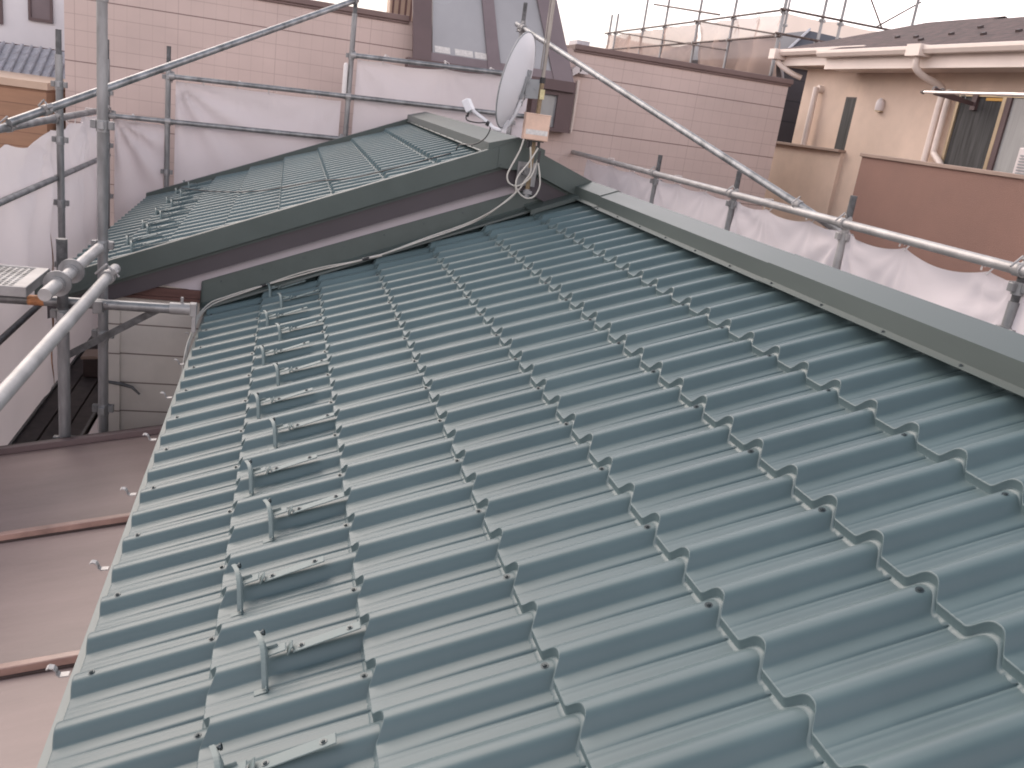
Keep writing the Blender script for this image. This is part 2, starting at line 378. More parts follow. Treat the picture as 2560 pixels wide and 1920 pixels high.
e.add([(XR, -2.0, zr), (XR + 1.5, -2.0, zr - 0.61), (XR + 1.5, YW - 0.03, zr - 0.61), (XR, YW - 0.03, zr)], [(0, 1, 2, 3)])
e.build('roof_deck', M['dark_trim'], house)
# far slope of the near roof, same tiles seen from behind the ridge
for k in range(0, 5):
    s_k = 0.0 + k * A
    mb = course(k, -14, 27, -2.0, YW - 0.01, s_k, s_k + A, (XR + 1.5, 0, zr - 0.56), TH, mirror=True, first=(k == 0))
    mb.build('tile_course', M['green'], house)
# ridge cap: flange, face, two tops, in three overlapping lengths
def cap_len(y0, y1, lift):
    mb = MB(); sec = [(1.946, 0.8035), (1.968, 0.8135), (1.970, 0.8675), (XR, ZR), (2 * XR - 1.970, 0.8675), (2 * XR - 1.968, 0.8135), (2 * XR - 1.946, 0.8035)]
    sec = [(x, z + lift) for x, z in sec]; inn = [(x + (0.0012 if x < XR else -0.0012), z - 0.0016) for x, z in sec]
    inn[3] = (XR, ZR + lift - 0.002)
    n = len(sec)
    vs = [(x, y0, z) for x, z in sec] + [(x, y1, z) for x, z in sec] + [(x, y0, z) for x, z in inn] + [(x, y1, z) for x, z in inn]
    fs = []
    for i in range(n - 1):
        fs.append((i, n + i, n + i + 1, i + 1)[::-1]); fs.append((2 * n + i, 2 * n + i + 1, 3 * n + i + 1, 3 * n + i)[::-1])
        fs.append((i, i + 1, 2 * n + i + 1, 2 * n + i)); fs.append((n + i, 3 * n + i, 3 * n + i + 1, n + i + 1))
    fs += [(0, 2 * n, 3 * n, n), (n - 1, 2 * n - 1, 4 * n - 1, 3 * n - 1)]
    mb.add(vs, fs); return mb
for (y0, y1, lf) in ((-2.0, 1.74, 0.0022), (1.70, 3.56, 0.0), (3.52, 4.035, 0.0045)):
    c = fixn(cap_len(y0, y1, lf).build('ridge_cap', M['green_trim'], house))
    for q in range(-4, 12):
        yy = 0.76 + 0.303 * q
        if y0 + 0.03 < yy < y1 - 0.03: screw(c, (1.9570, yy, 0.8088 + lf), (-0.42, 0, 0.9), 0.9)

# flashing where the near roof meets the gable wall
f = MB()
def zf(x): return 0.139 + 0.396 * x
sec = [(-0.045, 1.95)]
x0, x1 = -0.04, 1.72
hfl = 0.006
def zc(x, h=hfl): return x * math.tan(TH) + h / math.cos(TH)
for (xa, xb, yf, hh) in ((x0, x1, 3.935, hfl), (1.70, 1.975, 3.86, 0.020)):
    vs = []
    for x in (xa, xb):
        zz = zc(x, hh)
        vs += [(x, 4.030, zf(x) + (0.004 if hh > 0.01 else 0)), (x, 4.024, zz + 0.012), (x, 4.012, zz + 0.0015), (x, yf, zz), (x, yf - 0.0015, zz - 0.011 if hh < 0.01 else zz - 0.024), (x, yf + 0.001, zz - 0.011 if hh < 0.01 else zz - 0.024), (x, yf + 0.002, zz - 0.0018), (x, 4.03, zz - 0.001), (x, 4.036, zf(x) + (0.004 if hh > 0.01 else 0))]
    n = 9
    f.add(vs, [(i, n + i, n + (i + 1) % n, (i + 1) % n) for i in range(n)] + [tuple(range(n)), tuple(range(n, 2 * n))[::-1]])
f.add([(x0, 3.99, zc(x0) - 0.06), (x0, 4.04, zc(x0) - 0.06), (x0, 4.04, zf(x0)), (x0, 4.02, zf(x0)), (x0 - 0.004, 3.99, zc(x0)), ], [(0, 1, 2, 3, 4)])
fl = fixn(f.build('wall_flashing', M['green_trim'], house))
for q in range(9):
    x = 0.06 + 0.215 * q
    if x < 1.95: screw(fl, (x, 4.0265, zf(x) - 0.03), (0, -1, 0.05), 0.75)

# ------------------------------------------------------------------ higher gable roof
T2 = math.atan(0.4145); U2X, U2Z = math.cos(T2), math.sin(T2); Z2 = 0.395; XA = 1.60; YB, YE = 3.95, 7.65
XE = -0.8175
org2 = (XE, 0, Z2 + 0.4145 * XE)
def rp2(s, y, h=0.0): return (XE + s * U2X - h * U2Z, y, org2[2] + s * U2Z + h * U2X)
NR2 = (-U2Z, 0, U2X)
for k in range(9):
    s0 = k * A; s1 = min((k + 1) * A, 2.60)
    mb = course(k, 26, 50, YB + 0.02, YE - 0.02, s0, s1, org2, T2, first=(k == 0))
    c = mb.build('tile_course', M['green'], house)
for k in range(3, 8):
    mb = course(k, 26, 50, YB + 0.02, YE - 0.02, k * A, (k + 1) * A, (2 * XA - XE, 0, org2[2]), T2, mirror=True, first=(k == 3))
    mb.build('tile_course', M['green'], house)
mb = MB(); mb.add([(XE, YB + 0.02, org2[2] - 0.07), (XA, YB + 0.02, Z2 + .4145 * XA - 0.07), (XA, YE - 0.02, Z2 + .4145 * XA - 0.07), (XE, YE - 0.02, org2[2] - 0.07)], [(0, 1, 2, 3)])
mb.add([(3.0, YB + 0.02, Z2 + .4145 * (2 * XA - 3.0) - 0.07), (XA, YB + 0.02, Z2 + .4145 * XA - 0.07), (XA, YE - 0.02, Z2 + .4145 * XA - 0.07), (3.0, YE - 0.02, Z2 + .4145 * (2 * XA - 3.0) - 0.07)], [(0, 1, 2, 3)])
mb.build('roof_deck', M['dark_trim'], house)
# ridge cap of the gable roof
mb = MB(); zt = 1.097
sec = [(1.425, Z2 + .4145 * 1.425 + .004), (1.436, Z2 + .4145 * 1.436 + .005), (1.438, 1.047), (XA, zt), (2 * XA - 1.438, 1.047), (2 * XA - 1.436, 0.995), (2 * XA - 1.425, 0.99)]
n = len(sec); y0, y1 = YB + 0.008, YE + 0.015
vs = [(x, y0, z) for x, z in sec] + [(x, y1, z) for x, z in sec]
mb.add(vs, [(i, n + i, n + i + 1, i + 1)[::-1] for i in range(n - 1)] + [tuple(range(n)), tuple(range(n, 2 * n))[::-1]])
c = fixn(mb.build('ridge_cap', M['green_trim'], house))
for q in range(12): screw(c, (1.431, 4.1 + 0.3 * q, Z2 + .4145 * 1.431 + 0.006), (-0.4, 0, 0.9), 0.8)
# verge trims (bargeboards): near end two boards with a lap piece, far end low trim
def zb(x): return (0.413 + 0.4145 * x) if x <= XA else (1.0762 - 0.365 * (x - XA))
def barge(name, xa, xb, ya, yb_, top, dep, m, steps=1):
    mb = MB()
    a0, a1 = zb(xa) + top, zb(xb) + top
    poly = [(xa, ya, a0), (xb, ya, a1), (xb, ya, a1 - dep), (xa, ya, a0 - dep)]
    mb.prism(poly, (0, yb_ - ya, 0)); return fixn(mb.build(name, m, house))
bevel(barge('bargeboard', -0.85, 1.506, 3.948, 3.985, 0.0, 0.117, M['green_trim']))
bevel(barge('bargeboard', XA, 2.75, 3.950, 3.985, 0.0, 0.122, M['green_trim']))
mb = MB(); mb.prism([(1.498, 3.944, zb(1.498) + .002), (XA, 3.944, zb(XA) + .003), (1.70, 3.944, zb(1.70) + .002), (1.70, 3.944, 0.936), (1.585, 3.944, 0.918), (1.498, 3.944, 0.926)], (0, 0.0035, 0))
lp = fixn(mb.build('bargeboard_joint', M['green_trim'], house)); screw(lp, (1.512, 3.943, 0.94), (0, -1, 0), 0.7); screw(lp, (1.69, 3.943, 0.95), (0, -1, 0), 0.7)
mb = MB()       # top fold of the verge over the tiles
for (xa, xb) in ((-0.85, XA), (XA, 2.75)):
    mb.prism([(xa, 3.9485, zb(xa) + 0.0015), (xb, 3.9485, zb(xb) + 0.0015), (xb, 3.9485, zb(xb) - 0.012), (xa, 3.9485, zb(xa) - 0.012)], (0, 0.050, 0))
fixn(mb.build('verge_trim', M['green_trim'], house))
mb = MB()
for (xa, xb) in ((-0.83, XA), (XA, 2.75)):
    mb.prism([(xa, YE - 0.05, zb(xa) + 0.004), (xb, YE - 0.05, zb(xb) + 0.004), (xb, YE - 0.05, zb(xb) - 0.10), (xa, YE - 0.05, zb(xa) - 0.10)], (0, 0.06, 0))
fixn(mb.build('verge_trim', M['green_trim'], house))
def pband(name, xs, topf, botf, y, th_, m):
    mb = MB()
    for xa, xb in zip(xs, xs[1:]):
        mb.prism([(xa, y, topf(xa)), (xb, y, topf(xb)), (xb, y, botf(xb)), (xa, y, botf(xa))], (0, th_, 0))
    return fixn(mb.build(name, m, house))
b1 = pband('frieze_board', [-0.80, XA, 2.6], lambda x: zb(x) - 0.10, lambda x: (0.187 + 0.405 * x) if x <= XA else (0.835 - 0.36 * (x - XA)), 3.987, 0.012, M['purple'])
pband('frieze_strip', [-0.80, XA, 2.6], lambda x: zb(x) - 0.09, lambda x: zb(x) - 0.138, 3.9825, 0.004, M['green_trim'])
for x in (0.30, 0.75, 1.2): screw(b1, (x, 3.982, zb(x) - 0.128), (0, -1, 0), 0.7)
mb = MB()       # boxed soffit between boards and wall
for xa, xb in ((-0.80, XA), (XA, 2.6)):
    f1 = (lambda x: (0.189 + 0.405 * x) if x <= XA else (0.837 - 0.36 * (x - XA)))
    mb.add([(xa, 3.99, f1(xa)), (xb, 3.99, f1(xb)), (xb, 4.05, f1(xb)), (xa, 4.05, f1(xa))], [(0, 1, 2, 3)])
mb.build('soffit', M['purple'], house)
# gable wall, side walls
mb = MB()
mb.prism([(-0.50, YW, -4.2), (2.9, YW, -4.2), (2.9, YW, zb(2.9) - 0.1), (XA, YW, zb(XA) - 0.12), (-0.50, YW, zb(-0.5) - 0.12)], (0, 0.08, 0))
mb.box((-0.50, YW + 0.08, -4.2), (-0.42, 7.45, zb(-0.5) - 0.12)); mb.box((-0.42, 7.37, -4.2), (2.9, 7.45, -0.1)); mb.box((2.82, YW + 0.08, -4.2), (2.9, 7.37, 0.5))
fixn(mb.build('wall', M['siding'], house))
mb = MB(); mb.prism([(-0.28, 4.044, 0.085), (XA, 4.044, 0.845), (2.6, 4.044, 0.44), (2.6, 4.044, 0.0), (1.0, 4.044, 0.0), (-0.06, 4.044, 0.064)], (0, 0.005, 0))
fixn(mb.build('wall_board', M['white_wall'], house))
mb = MB(); mb.box((-0.50, 4.028, 0.045), (-0.03, 4.0495, 0.068)); mb.box((-0.50, 4.034, 0.022), (-0.03, 4.0495, 0.045)); mb.box((-0.50, 4.03, 0.0), (-0.03, 4.0495, 0.018)); mb.box((-0.50, 4.038, 0.018), (-0.03, 4.0495, 0.022))
mb.build('wall_trim', M['redbrown'], house)
mb = MB(); mb.box((-0.512, 4.036, -4.2), (-0.455, 4.0495, -0.002)); mb.build('corner_trim', M['siding'], house)
# gutter hooks under the eave
hk = MB(); pth = [(-0.034, -0.074), (-0.052, -0.076), (-0.058, -0.071), (-0.060, -0.062), (-0.065, -0.056), (-0.074, -0.054), (-0.078, -0.057)]
for (a, b) in zip(pth, pth[1:]):
    d = Vector((b[0] - a[0], 0, b[1] - a[1])); l = d.length; d.normalize(); nrm = Vector((-d.z, 0, d.x))
    hk.obox(((a[0] + b[0]) / 2, 0, (a[1] + b[1]) / 2), d * (l / 2 + 0.001), (0, 0.0085, 0), nrm * 0.0013)
HK = None
for i in range(9):
    y = 0.412 + 0.457 * i
    if HK is None: o = HK = hk.build('gutter_hook', M['galv_light'], house)
    else: o = HK.copy(); COL.objects.link(o)
    o.parent = house; o.location = (0, y, 0)

# ------------------------------------------------------------------ snow guards
def make_guard():
    r = thing('snow_guard', 'x', 'snow guard')
    s = MB(); hw = 0.0130
    # local frame: x up the slope, y along the eave, z normal; origin = lower strap screw on the crest
    s.obox((0.052, 0, 0.0035), (0.070, 0, 0), (0, hw, 0), (0, 0, 0.0016))
    s.obox((-0.0225, 0, 0.0085), (0.0075, 0, 0.0068), (0, hw, 0), (-0.0010, 0, 0.0013))
    s.obox((-0.050, 0, 0.0145), (0.0215, 0, 0), (0, hw, 0), (0, 0, 0.0016))
    s.obox((-0.058, 0.010, 0.0185), (0.014, 0, 0), (0, 0.0014, 0), (0, 0, 0.0035))
    st = bevel(s.build('strap', M['green_light'], r), 0.0012, 2)
    for x in (0.0, 0.100):
        q = SCREW.copy(); COL.objects.link(q); q.parent = st; q.location = (x, 0, 0.005); q.rotation_euler = (0, 0, 0); q.scale = (1.05,) * 3
    # arched stop plate, across the slope at the foot of the strap
    p = MB(); out = []; inn = []
    for i in range(15):
        t = i / 14; y = -0.062 + 0.110 * t
        top = -0.019 + 0.058 * math.sin(min(1, t * 1.28) * PI / 2) ** 0.85
        wd = 0.007 + 0.026 * t ** 1.1
        bx = -0.076 + 0.012 * math.sin(PI * t)
        out.append((bx, y, top)); inn.append((bx, y, top - wd))
    vs = out + inn + [(x - 0.0035, y, z) for x, y, z in out] + [(x - 0.0035, y, z) for x, y, z in inn]; n = 15
    fs = []
    for i in range(n - 1):
        fs += [(i, i + 1, n + i + 1, n + i), (2 * n + i, 3 * n + i, 3 * n + i + 1, 2 * n + i + 1), (i, 2 * n + i, 2 * n + i + 1, i + 1), (n + i, n + i + 1, 3 * n + i + 1, 3 * n + i)]
    fs += [(0, n, 3 * n, 2 * n), (n - 1, 3 * n - 1, 4 * n - 1, 2 * n - 1)]
    p.add(vs, fs, False)
    # turned flange along the top edge
    for i in range(n - 1):
        a = Vector(out[i]); b = Vector(out[i + 1]); d = (b - a); l = d.length; d.normalize()
        p.obox((a + b) / 2 + Vector((-0.006, 0, 0.0)), (0.0045, 0, 0), d * (l / 2 + 0.0004), d.cross(Vector((1, 0, 0))) * 0.0012)
    pl = fixn(p.build('stop_plate', M['green_light'], r))
    ft = MB(); ft.obox((-0.090, -0.063, -0.0225), (0.014, 0, 0), (0, 0.0085, 0), (0, 0, 0.0014)); ft.obox((-0.0775, -0.063, -0.019), (0.0016, 0, 0), (0, 0.0085, 0), (0, 0, 0.0045)); bevel(ft.build('foot', M['green_light'], r), 0.001, 1)
    bt = MB(); bt.tube((-0.083, 0.044, 0.034), (-0.066, 0.044, 0.034), 0.0045, 8); bt.tube((-0.070, 0.044, 0.034), (-0.066, 0.044, 0.034), 0.0065, 6); bt.build('bolt', M['screw'], r)
    return r
GU = make_guard(); GT = tree_of(GU); first = True
ordn = ['nearest', 'second nearest', 'third nearest', 'fourth nearest', 'fifth nearest', 'sixth nearest', 'seventh nearest']
def place_guard(s2, y, label, group, f, thv, hh=0.0):
    global first
    if first: o = GU; first = False
    else: o, _ = copy_tree(GU, GT)
    o.location = f(s2, y, hh); o.rotation_euler = (0, -thv, 0); o['label'] = label; o['group'] = group
    return o
for i in range(13):
    j = 1.93 + 2 * i; low = (i % 2 == 0)
    s2 = 0.41 if low else 0.474
    place_guard(s2 + 0.012, (j + 0.02) * P, 'snow guard on near green roof, %s camera of the %s staggered row' % (ordn[i // 2], 'lower' if low else 'upper'), 'snow guards bolted along the near roof eave', rp, TH, -0.005 if low else -0.0085)
for i in range(12):
    y = 4.35 + 0.30 * i; low = (i % 2 == 1)
    s2 = 0.385 if low else 0.46
    place_guard(s2 + 0.02, y, 'snow guard on far gable roof, %s bargeboard of the %s staggered row' % (ordn[i // 2], 'lower' if low else 'upper'), 'snow guards along the far roof eave', rp2, T2, -0.006)

# ------------------------------------------------------------------ satellite dish, mast, booster, cables
XM, YM = 1.668, 3.875
mt = thing('antenna_mast', 'thin grey and brown stained steel mast standing at the gable peak', 'mast', (XM, YM, 0.80))
def lp_(*p): return tuple(p[i] - (XM, YM, 0.80)[i] for i in range(3))
MB().tube((0, 0, 0.0), (0, 0, 0.60), 0.0125, 14).build('lower_tube', M['mast_brown'], mt)
q = MB(); q.tube((0, 0, 0.60), (0, 0, 1.9), 0.0105, 14); q.tube((-0.017, 0.004, 0.66), (-0.013, 0.004, 1.9), 0.0035, 8); q.build('upper_tube', M['mast'], mt)
q = MB(); q.tube((0, 0, 0.592), (0, 0, 0.622), 0.0155, 12); q.build('tape_wrap', M['black'], mt)
q = MB(); q.obox((0.004, -0.014, 0.535), (0.013, 0, 0), (0, 0.006, 0), (0, 0, 0.026)); q.tube((0.006, -0.025, 0.545), (0.006, -0.018, 0.545), 0.005, 6); q.tube((0.004, -0.025, 0.52), (0.004, -0.018, 0.52), 0.004, 6)
bevel(q.build('u_bolt_clamp', M['zinc'], mt), 0.002)
q = MB(); q.obox((0, 0.065, 0.105), (0.055, 0, 0), (0, 0.004, 0), (0, 0, 0.065)); q.obox((-0.03, 0.035, 0.125), (0.003, 0, 0), (0, 0.034, 0), (0, 0, 0.02)); q.obox((0.028, 0.035, 0.125), (0.003, 0, 0), (0, 0.034, 0), (0, 0, 0.02))
q.obox((0.0, -0.016, 0.125), (0.034, 0, 0), (0, 0.003, 0), (0, 0, 0.022))
for (x, z) in ((-0.024, 0.135), (0.024, 0.135), (-0.024, 0.115), (0.024, 0.115)): q.tube((x, -0.027, z), (x, 0.03, z), 0.0035, 6); q.tube((x, -0.024, z), (x, -0.019, z), 0.0065, 6)
bevel(q.build('wall_bracket', M['galv'], mt), 0.0012, 1)
q = MB(); q.tube((0, 0, -0.012), (0, 0, 0.03), 0.0165, 12); q.obox((0.0, -0.004, 0.012), (0.024, 0, 0), (0, 0.014, 0), (0, 0, 0.010)); bevel(q.build('base_socket', M['galv'], mt), 0.002)

bx = thing('signal_booster', 'sun yellowed beige booster box with a pale sticker clamped on the mast', 'booster box', (1.656, 3.835, 1.165))
q = MB(); q.box((-0.069, -0.03, -0.069), (0.069, 0.022, 0.066)); bevel(q.build('case', M['box_beige'], bx), 0.006, 3)
q = MB(); q.box((-0.060, -0.0312, -0.040), (0.062, -0.0304, -0.014)); q.build('sticker', M['sticker'], bx)
q = MB(); q.box((-0.071, -0.032, 0.062), (0.071, 0.024, 0.070)); bevel(q.build('lid', M['box_beige'], bx), 0.003)
q = MB()
for x in (-0.034, -0.018, 0.028): q.tube((x, -0.005, -0.112), (x, -0.005, -0.066), 0.0085, 10)
q.box((-0.05, -0.02, -0.076), (0.05, 0.018, -0.0695)); q.build('cable_glands', M['black'], bx)

DC = Vector((1.535, 3.93, 1.385)); DN = Vector((-0.83, 0.52, 0.17)).normalized()
ds_ = thing('satellite_dish', 'pale grey oval satellite dish on the mast above the gable peak', 'satellite dish', DC)
ux_ = Vector((0, 0, 1)).cross(DN).normalized(); uy_ = DN.cross(ux_).normalized()
def DP(a, b, c=0.0): return ux_ * a + uy_ * b + DN * c
q = MB(); RA, RB, NRG, NS = 0.232, 0.256, 12, 56
def dz(r): return 0.052 * (r * r - 1)
vs = [DP(0, 0, dz(0))]
for i in range(1, NRG + 1):
    r = i / NRG
    for k in range(NS): a = 2 * PI * k / NS; vs.append(DP(RA * r * math.cos(a), RB * r * math.sin(a), dz(r)))
fs = [(0, 1 + k, 1 + (k + 1) % NS) for k in range(NS)]
for i in range(NRG - 1):
    for k in range(NS): fs.append((1 + i * NS + k, 1 + (i + 1) * NS + k, 1 + (i + 1) * NS + (k + 1) % NS, 1 + i * NS + (k + 1) % NS))
q.add(vs, fs, True); vs2 = [v - DN * 0.0022 for v in vs]; q.add(vs2, [f[::-1] for f in fs], True)
q.build('reflector', M['dish'], ds_)
q = MB(); q.path([DP(RA * math.cos(2 * PI * k / NS), RB * math.sin(2 * PI * k / NS), -0.001) for k in range(NS + 1)], 0.0042, 8); q.build('rim', M['dish_grey'], ds_)
q = MB()
HM = Vector((XM, YM, 1.36)) - DC
q.obox(DP(-0.01, -0.02, -0.060), ux_ * 0.030, uy_ * 0.060, DN * 0.008)
for sy in (1, -1):
    q.obox(DP(-0.01, -0.02 + sy * 0.076, -0.052), ux_ * 0.017, uy_ * 0.020, DN * 0.014); q.tube(DP(0, -0.02 + sy * 0.072, -0.068), DP(0, -0.02 + sy * 0.072, -0.058), 0.009, 8)
mid = (DP(0, -0.02, -0.066) + HM) / 2; ax = (HM - DP(0, -0.02, -0.066)); l = ax.length; ax.normalize()
q.obox(mid, ax * l / 2, Vector((0, 0, 1)) * 0.050, ax.cross(Vector((0, 0, 1))) * 0.003)
q.obox(mid + Vector((0.0, 0.028, 0)), ax * l / 2, Vector((0, 0, 1)) * 0.050, ax.cross(Vector((0, 0, 1))) * 0.003)
for (a, z) in ((-0.3, 0.03), (-0.42, -0.03), (0.1, 0.0)): p = mid + ax * l * a + Vector((0, -0.008, z)); q.tube(p, p + Vector((0, 0.04, 0)), 0.0055, 6)
bevel(q.build('mount_bracket', M['dish_grey'], ds_), 0.0015, 1)
q = MB(); LN = Vector((1.318, 4.06, 1.225)) - DC
arm = catmull([DP(0, -0.05, -0.060), DP(0, -RB * 0.62, -0.052), DP(0, -RB * 0.98, -0.018), DP(0, -RB * 1.06, 0.035), Vector((1.425, 4.01, 1.153)) - DC, LN + Vector((0.02, -0.01, -0.02))], 8)
q.path(arm, 0.0105, 10); q.obox(DP(0, -RB * 0.93, -0.02), ux_ * 0.013, uy_ * 0.035, DN * 0.012); q.build('feed_arm', M['dish'], ds_)
q = MB(); ld = (Vector((0, 0, 0)) - LN).normalized(); lx = ld.cross(Vector((0, 0, 1))).normalized(); lz = lx.cross(ld)
q.obox(LN, ld * 0.020, lx * 0.028, lz * 0.034); bevel(q.build('feed_head', M['dish'], ds_), 0.005, 3)
q = MB(); q.tube(LN + Vector((0.004, 0, -0.03)), LN + Vector((0.002, 0, -0.06)), 0.006, 8); q.tube(Vector((1.420, 4.01, 1.15)) - DC, Vector((1.436, 4.005, 1.142)) - DC, 0.0145, 10); q.build('cable_boot', M['black'], ds_)
tag(MB().path(catmull([(1.312, 4.06, 1.175), (1.318, 4.05, 1.148), (1.37, 4.03, 1.142), (1.43, 4.0, 1.148), (1.44, 3.995, 1.11), (1.415, 4.02, 1.055), (1.37, 4.08, 1.02), (1.34, 4.3, 1.0), (1.335, 4.38, 0.962)], 8), 0.0036, 8).build('dish_cable', M['black']),
    'thin black cable drooping from the dish feed head to the far roof', 'cable')
l1 = [(1.589, 1.096), (1.575, 1.031), (1.539, 0.943), (1.525, 0.896), (1.54, 0.859), (1.581, 0.846), (1.622, 0.866), (1.661, 0.912), (1.677, 0.977)]
l2 = [(1.673, 1.06), (1.631, 0.976), (1.589, 0.913), (1.576, 0.873), (1.582, 0.837), (1.613, 0.803), (1.653, 0.789), (1.692, 0.807), (1.711, 0.859), (1.703, 0.919), (1.685, 0.982)]
l3 = [(1.634, 1.06), (1.651, 0.973), (1.654, 0.925), (1.63, 0.879), (1.597, 0.821)]
tag(MB().path(catmull([(x, 3.80, z) for x, z in l1] + [(1.684, 3.80, 1.0)], 7), 0.0044, 8).build('cable_loop', M['coax']), 'left coax cable loop hanging from the left end of booster box', 'cable', 'coax loops under the booster box')
q = tag(MB().path(catmull([(x, 3.79, z) for x, z in l2], 7), 0.0044, 8).build('cable_loop', M['coax']), 'lowest and widest coax cable loop hanging under the booster box', 'cable', 'coax loops under the booster box')
MB().tube((1.685, 3.79, 0.985), (1.687, 3.795, 1.045), 0.0075, 8).build('connector', M['black'], q)
path1 = [(x, 3.81, z) for x, z in l3] + [(1.50, 3.83, 0.715), (1.429, 3.905, 0.635), (1.311, 3.925, 0.565), (1.123, 3.87, 0.492), (0.865, 3.87, 0.376), (0.665, 3.93, 0.292), (0.582, 3.96, 0.258), (0.42, 3.985, 0.190), (0.209, 4.005, 0.104), (0.087, 4.0, 0.052), (0.012, 3.97, 0.02), (-0.035, 3.82, -0.015), (-0.042, 3.58, -0.035), (-0.042, 3.3, -0.05), (-0.05, 3.2, -0.20), (-0.055, 3.15, -0.6)]
cx = tag(MB().path(catmull(path1, 6), 0.0046, 8).build('coax_cable', M['coax']), 'pale coax cable running from the booster down the near roof flashing', 'cable', 'coax cables along the flashing')
path2 = [(1.578, 3.815, 0.85), (1.585, 3.82, 0.80), (1.51, 3.82, 0.728), (1.44, 3.885, 0.655), (1.33, 3.93, 0.583), (1.14, 3.895, 0.503), (0.89, 3.865, 0.388), (0.75, 3.90, 0.33), (0.60, 3.975, 0.272), (0.44, 4.01, 0.205), (0.22, 3.985, 0.106), (0.10, 3.97, 0.054), (0.02, 3.94, 0.016), (-0.028, 3.80, -0.016), (-0.035, 3.55, -0.04), (-0.036, 3.32, -0.055), (-0.04, 3.22, -0.22), (-0.045, 3.17, -0.6)]
tag(MB().path(catmull(path2, 6), 0.0042, 8).build('coax_cable', M['coax']), 'second coax cable twisted beside the first along the flashing', 'cable', 'coax cables along the flashing')
for a, b in (((0.835, 3.87, 0.364), (0.80, 3.885, 0.350)), ((0.30, 3.995, 0.142), (0.27, 3.998, 0.129))): MB().tube(a, b, 0.0085, 8).build('tie', M['black'], cx)
MB().tube((0.80, 3.885, 0.352), (0.90, 3.865, 0.388), 0.0078, 8).build('splice', M['coax'], cx)
tag(MB().path(catmull([rp2(0.33, 7.3, 0.02), rp2(0.36, 7.2, 0.012), rp2(0.62, 6.45, 0.006), rp2(0.90, 5.70, 0.008), rp2(1.12, 5.28, 0.006), rp2(1.28, 5.08, 0.008), rp2(1.50, 4.9, 0.006), rp2(1.75, 4.5, 0.008), rp2(2.30, 4.36, 0.006)], 8), 0.004, 6).build('roof_cable', M['black']), 'thin dark cable lying across the tiles of the far roof', 'cable')

# ------------------------------------------------------------------ scaffold
RT = 0.0243
def collar(mb, z, r=RT):
    mb.tube((0, 0, z - 0.028), (0, 0, z + 0.028), r * 1.16, 14)
    for a in range(4):
        t = a * PI / 2; d = Vector((math.cos(t), math.sin(t), 0)); e = Vector((-math.sin(t), math.cos(t), 0))
        mb.obox(d * (r + 0.014) + Vector((0, 0, z + 0.004)), d * 0.013, e * 0.015, (0, 0, 0.019))
POLES = []
def pole(x, y, zt, label, group, zcs=(), m='galv', r=RT, tip=True):
    o = thing('scaffold_pole', label, 'scaffold pole', (x, y, -4.2), group)
    mb = MB(); mb.tube((0, 0, 0), (0, 0, zt + 4.2 - (0.16 if tip else 0)), r, 16)
    mb.build('tube', M[m], o)
    if tip: MB().tube((0, 0, zt + 4.2 - 0.17), (0, 0, zt + 4.2), r * 0.80, 14).build('spigot', M['galv_dark'], o)
    for z in zcs:
        c = MB(); collar(c, 0, r); k = bevel(c.build('collar', M[m], o), 0.002, 1); k.location = (0, 0, z + 4.2)
    return o
def rail(p, q, name, label, cat, group=None, m='galv', r=RT, couplers=(), ties=0):
    p, q = Vector(p), Vector(q); o = thing(name, label, cat, p, group); d = q - p
    MB().tube((0, 0, 0), d, r, 16).build('tube', M[m], o)
    dn = d.normalized()
    for f in couplers:
        c = p + d * f - p; cb = MB(); cb.tube(c - dn * 0.024, c + dn * 0.024, r * 1.28, 14); u = dn.orthogonal().normalized(); v_ = dn.cross(u)
        cb.obox(c + u * (r + 0.016), dn * 0.020, u * 0.012, v_ * 0.012); cb.tube(c + u * (r + 0.012) - v_ * 0.035, c + u * (r + 0.012) + v_ * 0.03, 0.006, 6)
        cb.tube(c - v_ * (r + 0.02) - u * 0.03, c - v_ * (r + 0.02) + u * 0.04, 0.006, 6)
        bevel(cb.build('coupler', M['galv_light'], o), 0.002, 1)
    return o
GL, GB, GR = 'poles of the left scaffold', 'poles of the back scaffold', 'poles of the right scaffold'
A_ = pole(-0.478, 3.70, 2.6, 'tall galvanised scaffold pole in front of the far roof eave, top out of frame', GL, (1.48, 0.905, 0.335, -0.12, -0.52), 'galv', tip=False)
q = MB(); q.tube((0.024, 0.012, 0.3), (0.024, 0.012, 1.1), 0.009, 8)
B_ = pole(-0.605, 3.445, 0.40, 'worn paint splashed scaffold pole ending beside the grated plank', GL, (), 'galv_dark', tip=False)
MB().tube((0, 0, 3.0), (0, 0, 4.16), RT * 1.12, 16).build('lower_sleeve', M['galv'], B_)
for z in (0.04, -0.60):
    c = MB(); collar(c, 0, RT * 1.05); k = bevel(c.build('collar', M['galv'], B_), 0.002, 1); k.location = (0, 0, z + 4.2)
pole(-1.17, 6.0, 1.33, 'leftmost dark topped scaffold pole in front of the grey tiled roof', GL, (0.97, 0.60, 0.16, -0.29, -0.75), 'galv')
pole(-1.19, 7.82, 1.327, 'scaffold pole at the far left corner just behind the tall pole', GL, (0.88, 0.43, -0.02), 'galv')
pole(-1.20, 4.3, 1.0, 'outer left scaffold pole with sheets tied on, outside the frame edge', GL, (0.60,), 'galv')
pole(-0.69, 7.85, 1.346, 'rusty topped back scaffold pole rising beside the far roof left corner', GB, (1.08, 0.69, 0.25), 'galv')
pole(0.893, 7.85, 2.02, 'back scaffold pole behind the far roof, upper brace clamped to its top', GB, (1.49, 1.12, 0.7), 'galv')
pole(2.47, 7.85, 2.20, 'back scaffold pole in front of the glazed bay, partly behind the dish', GB, (1.95, 1.5, 1.1), 'galv')
pole(3.49, 6.40, 1.03, 'right scaffold pole farthest from the camera, in front of the pink wall', GR, (0.80,), 'galv')
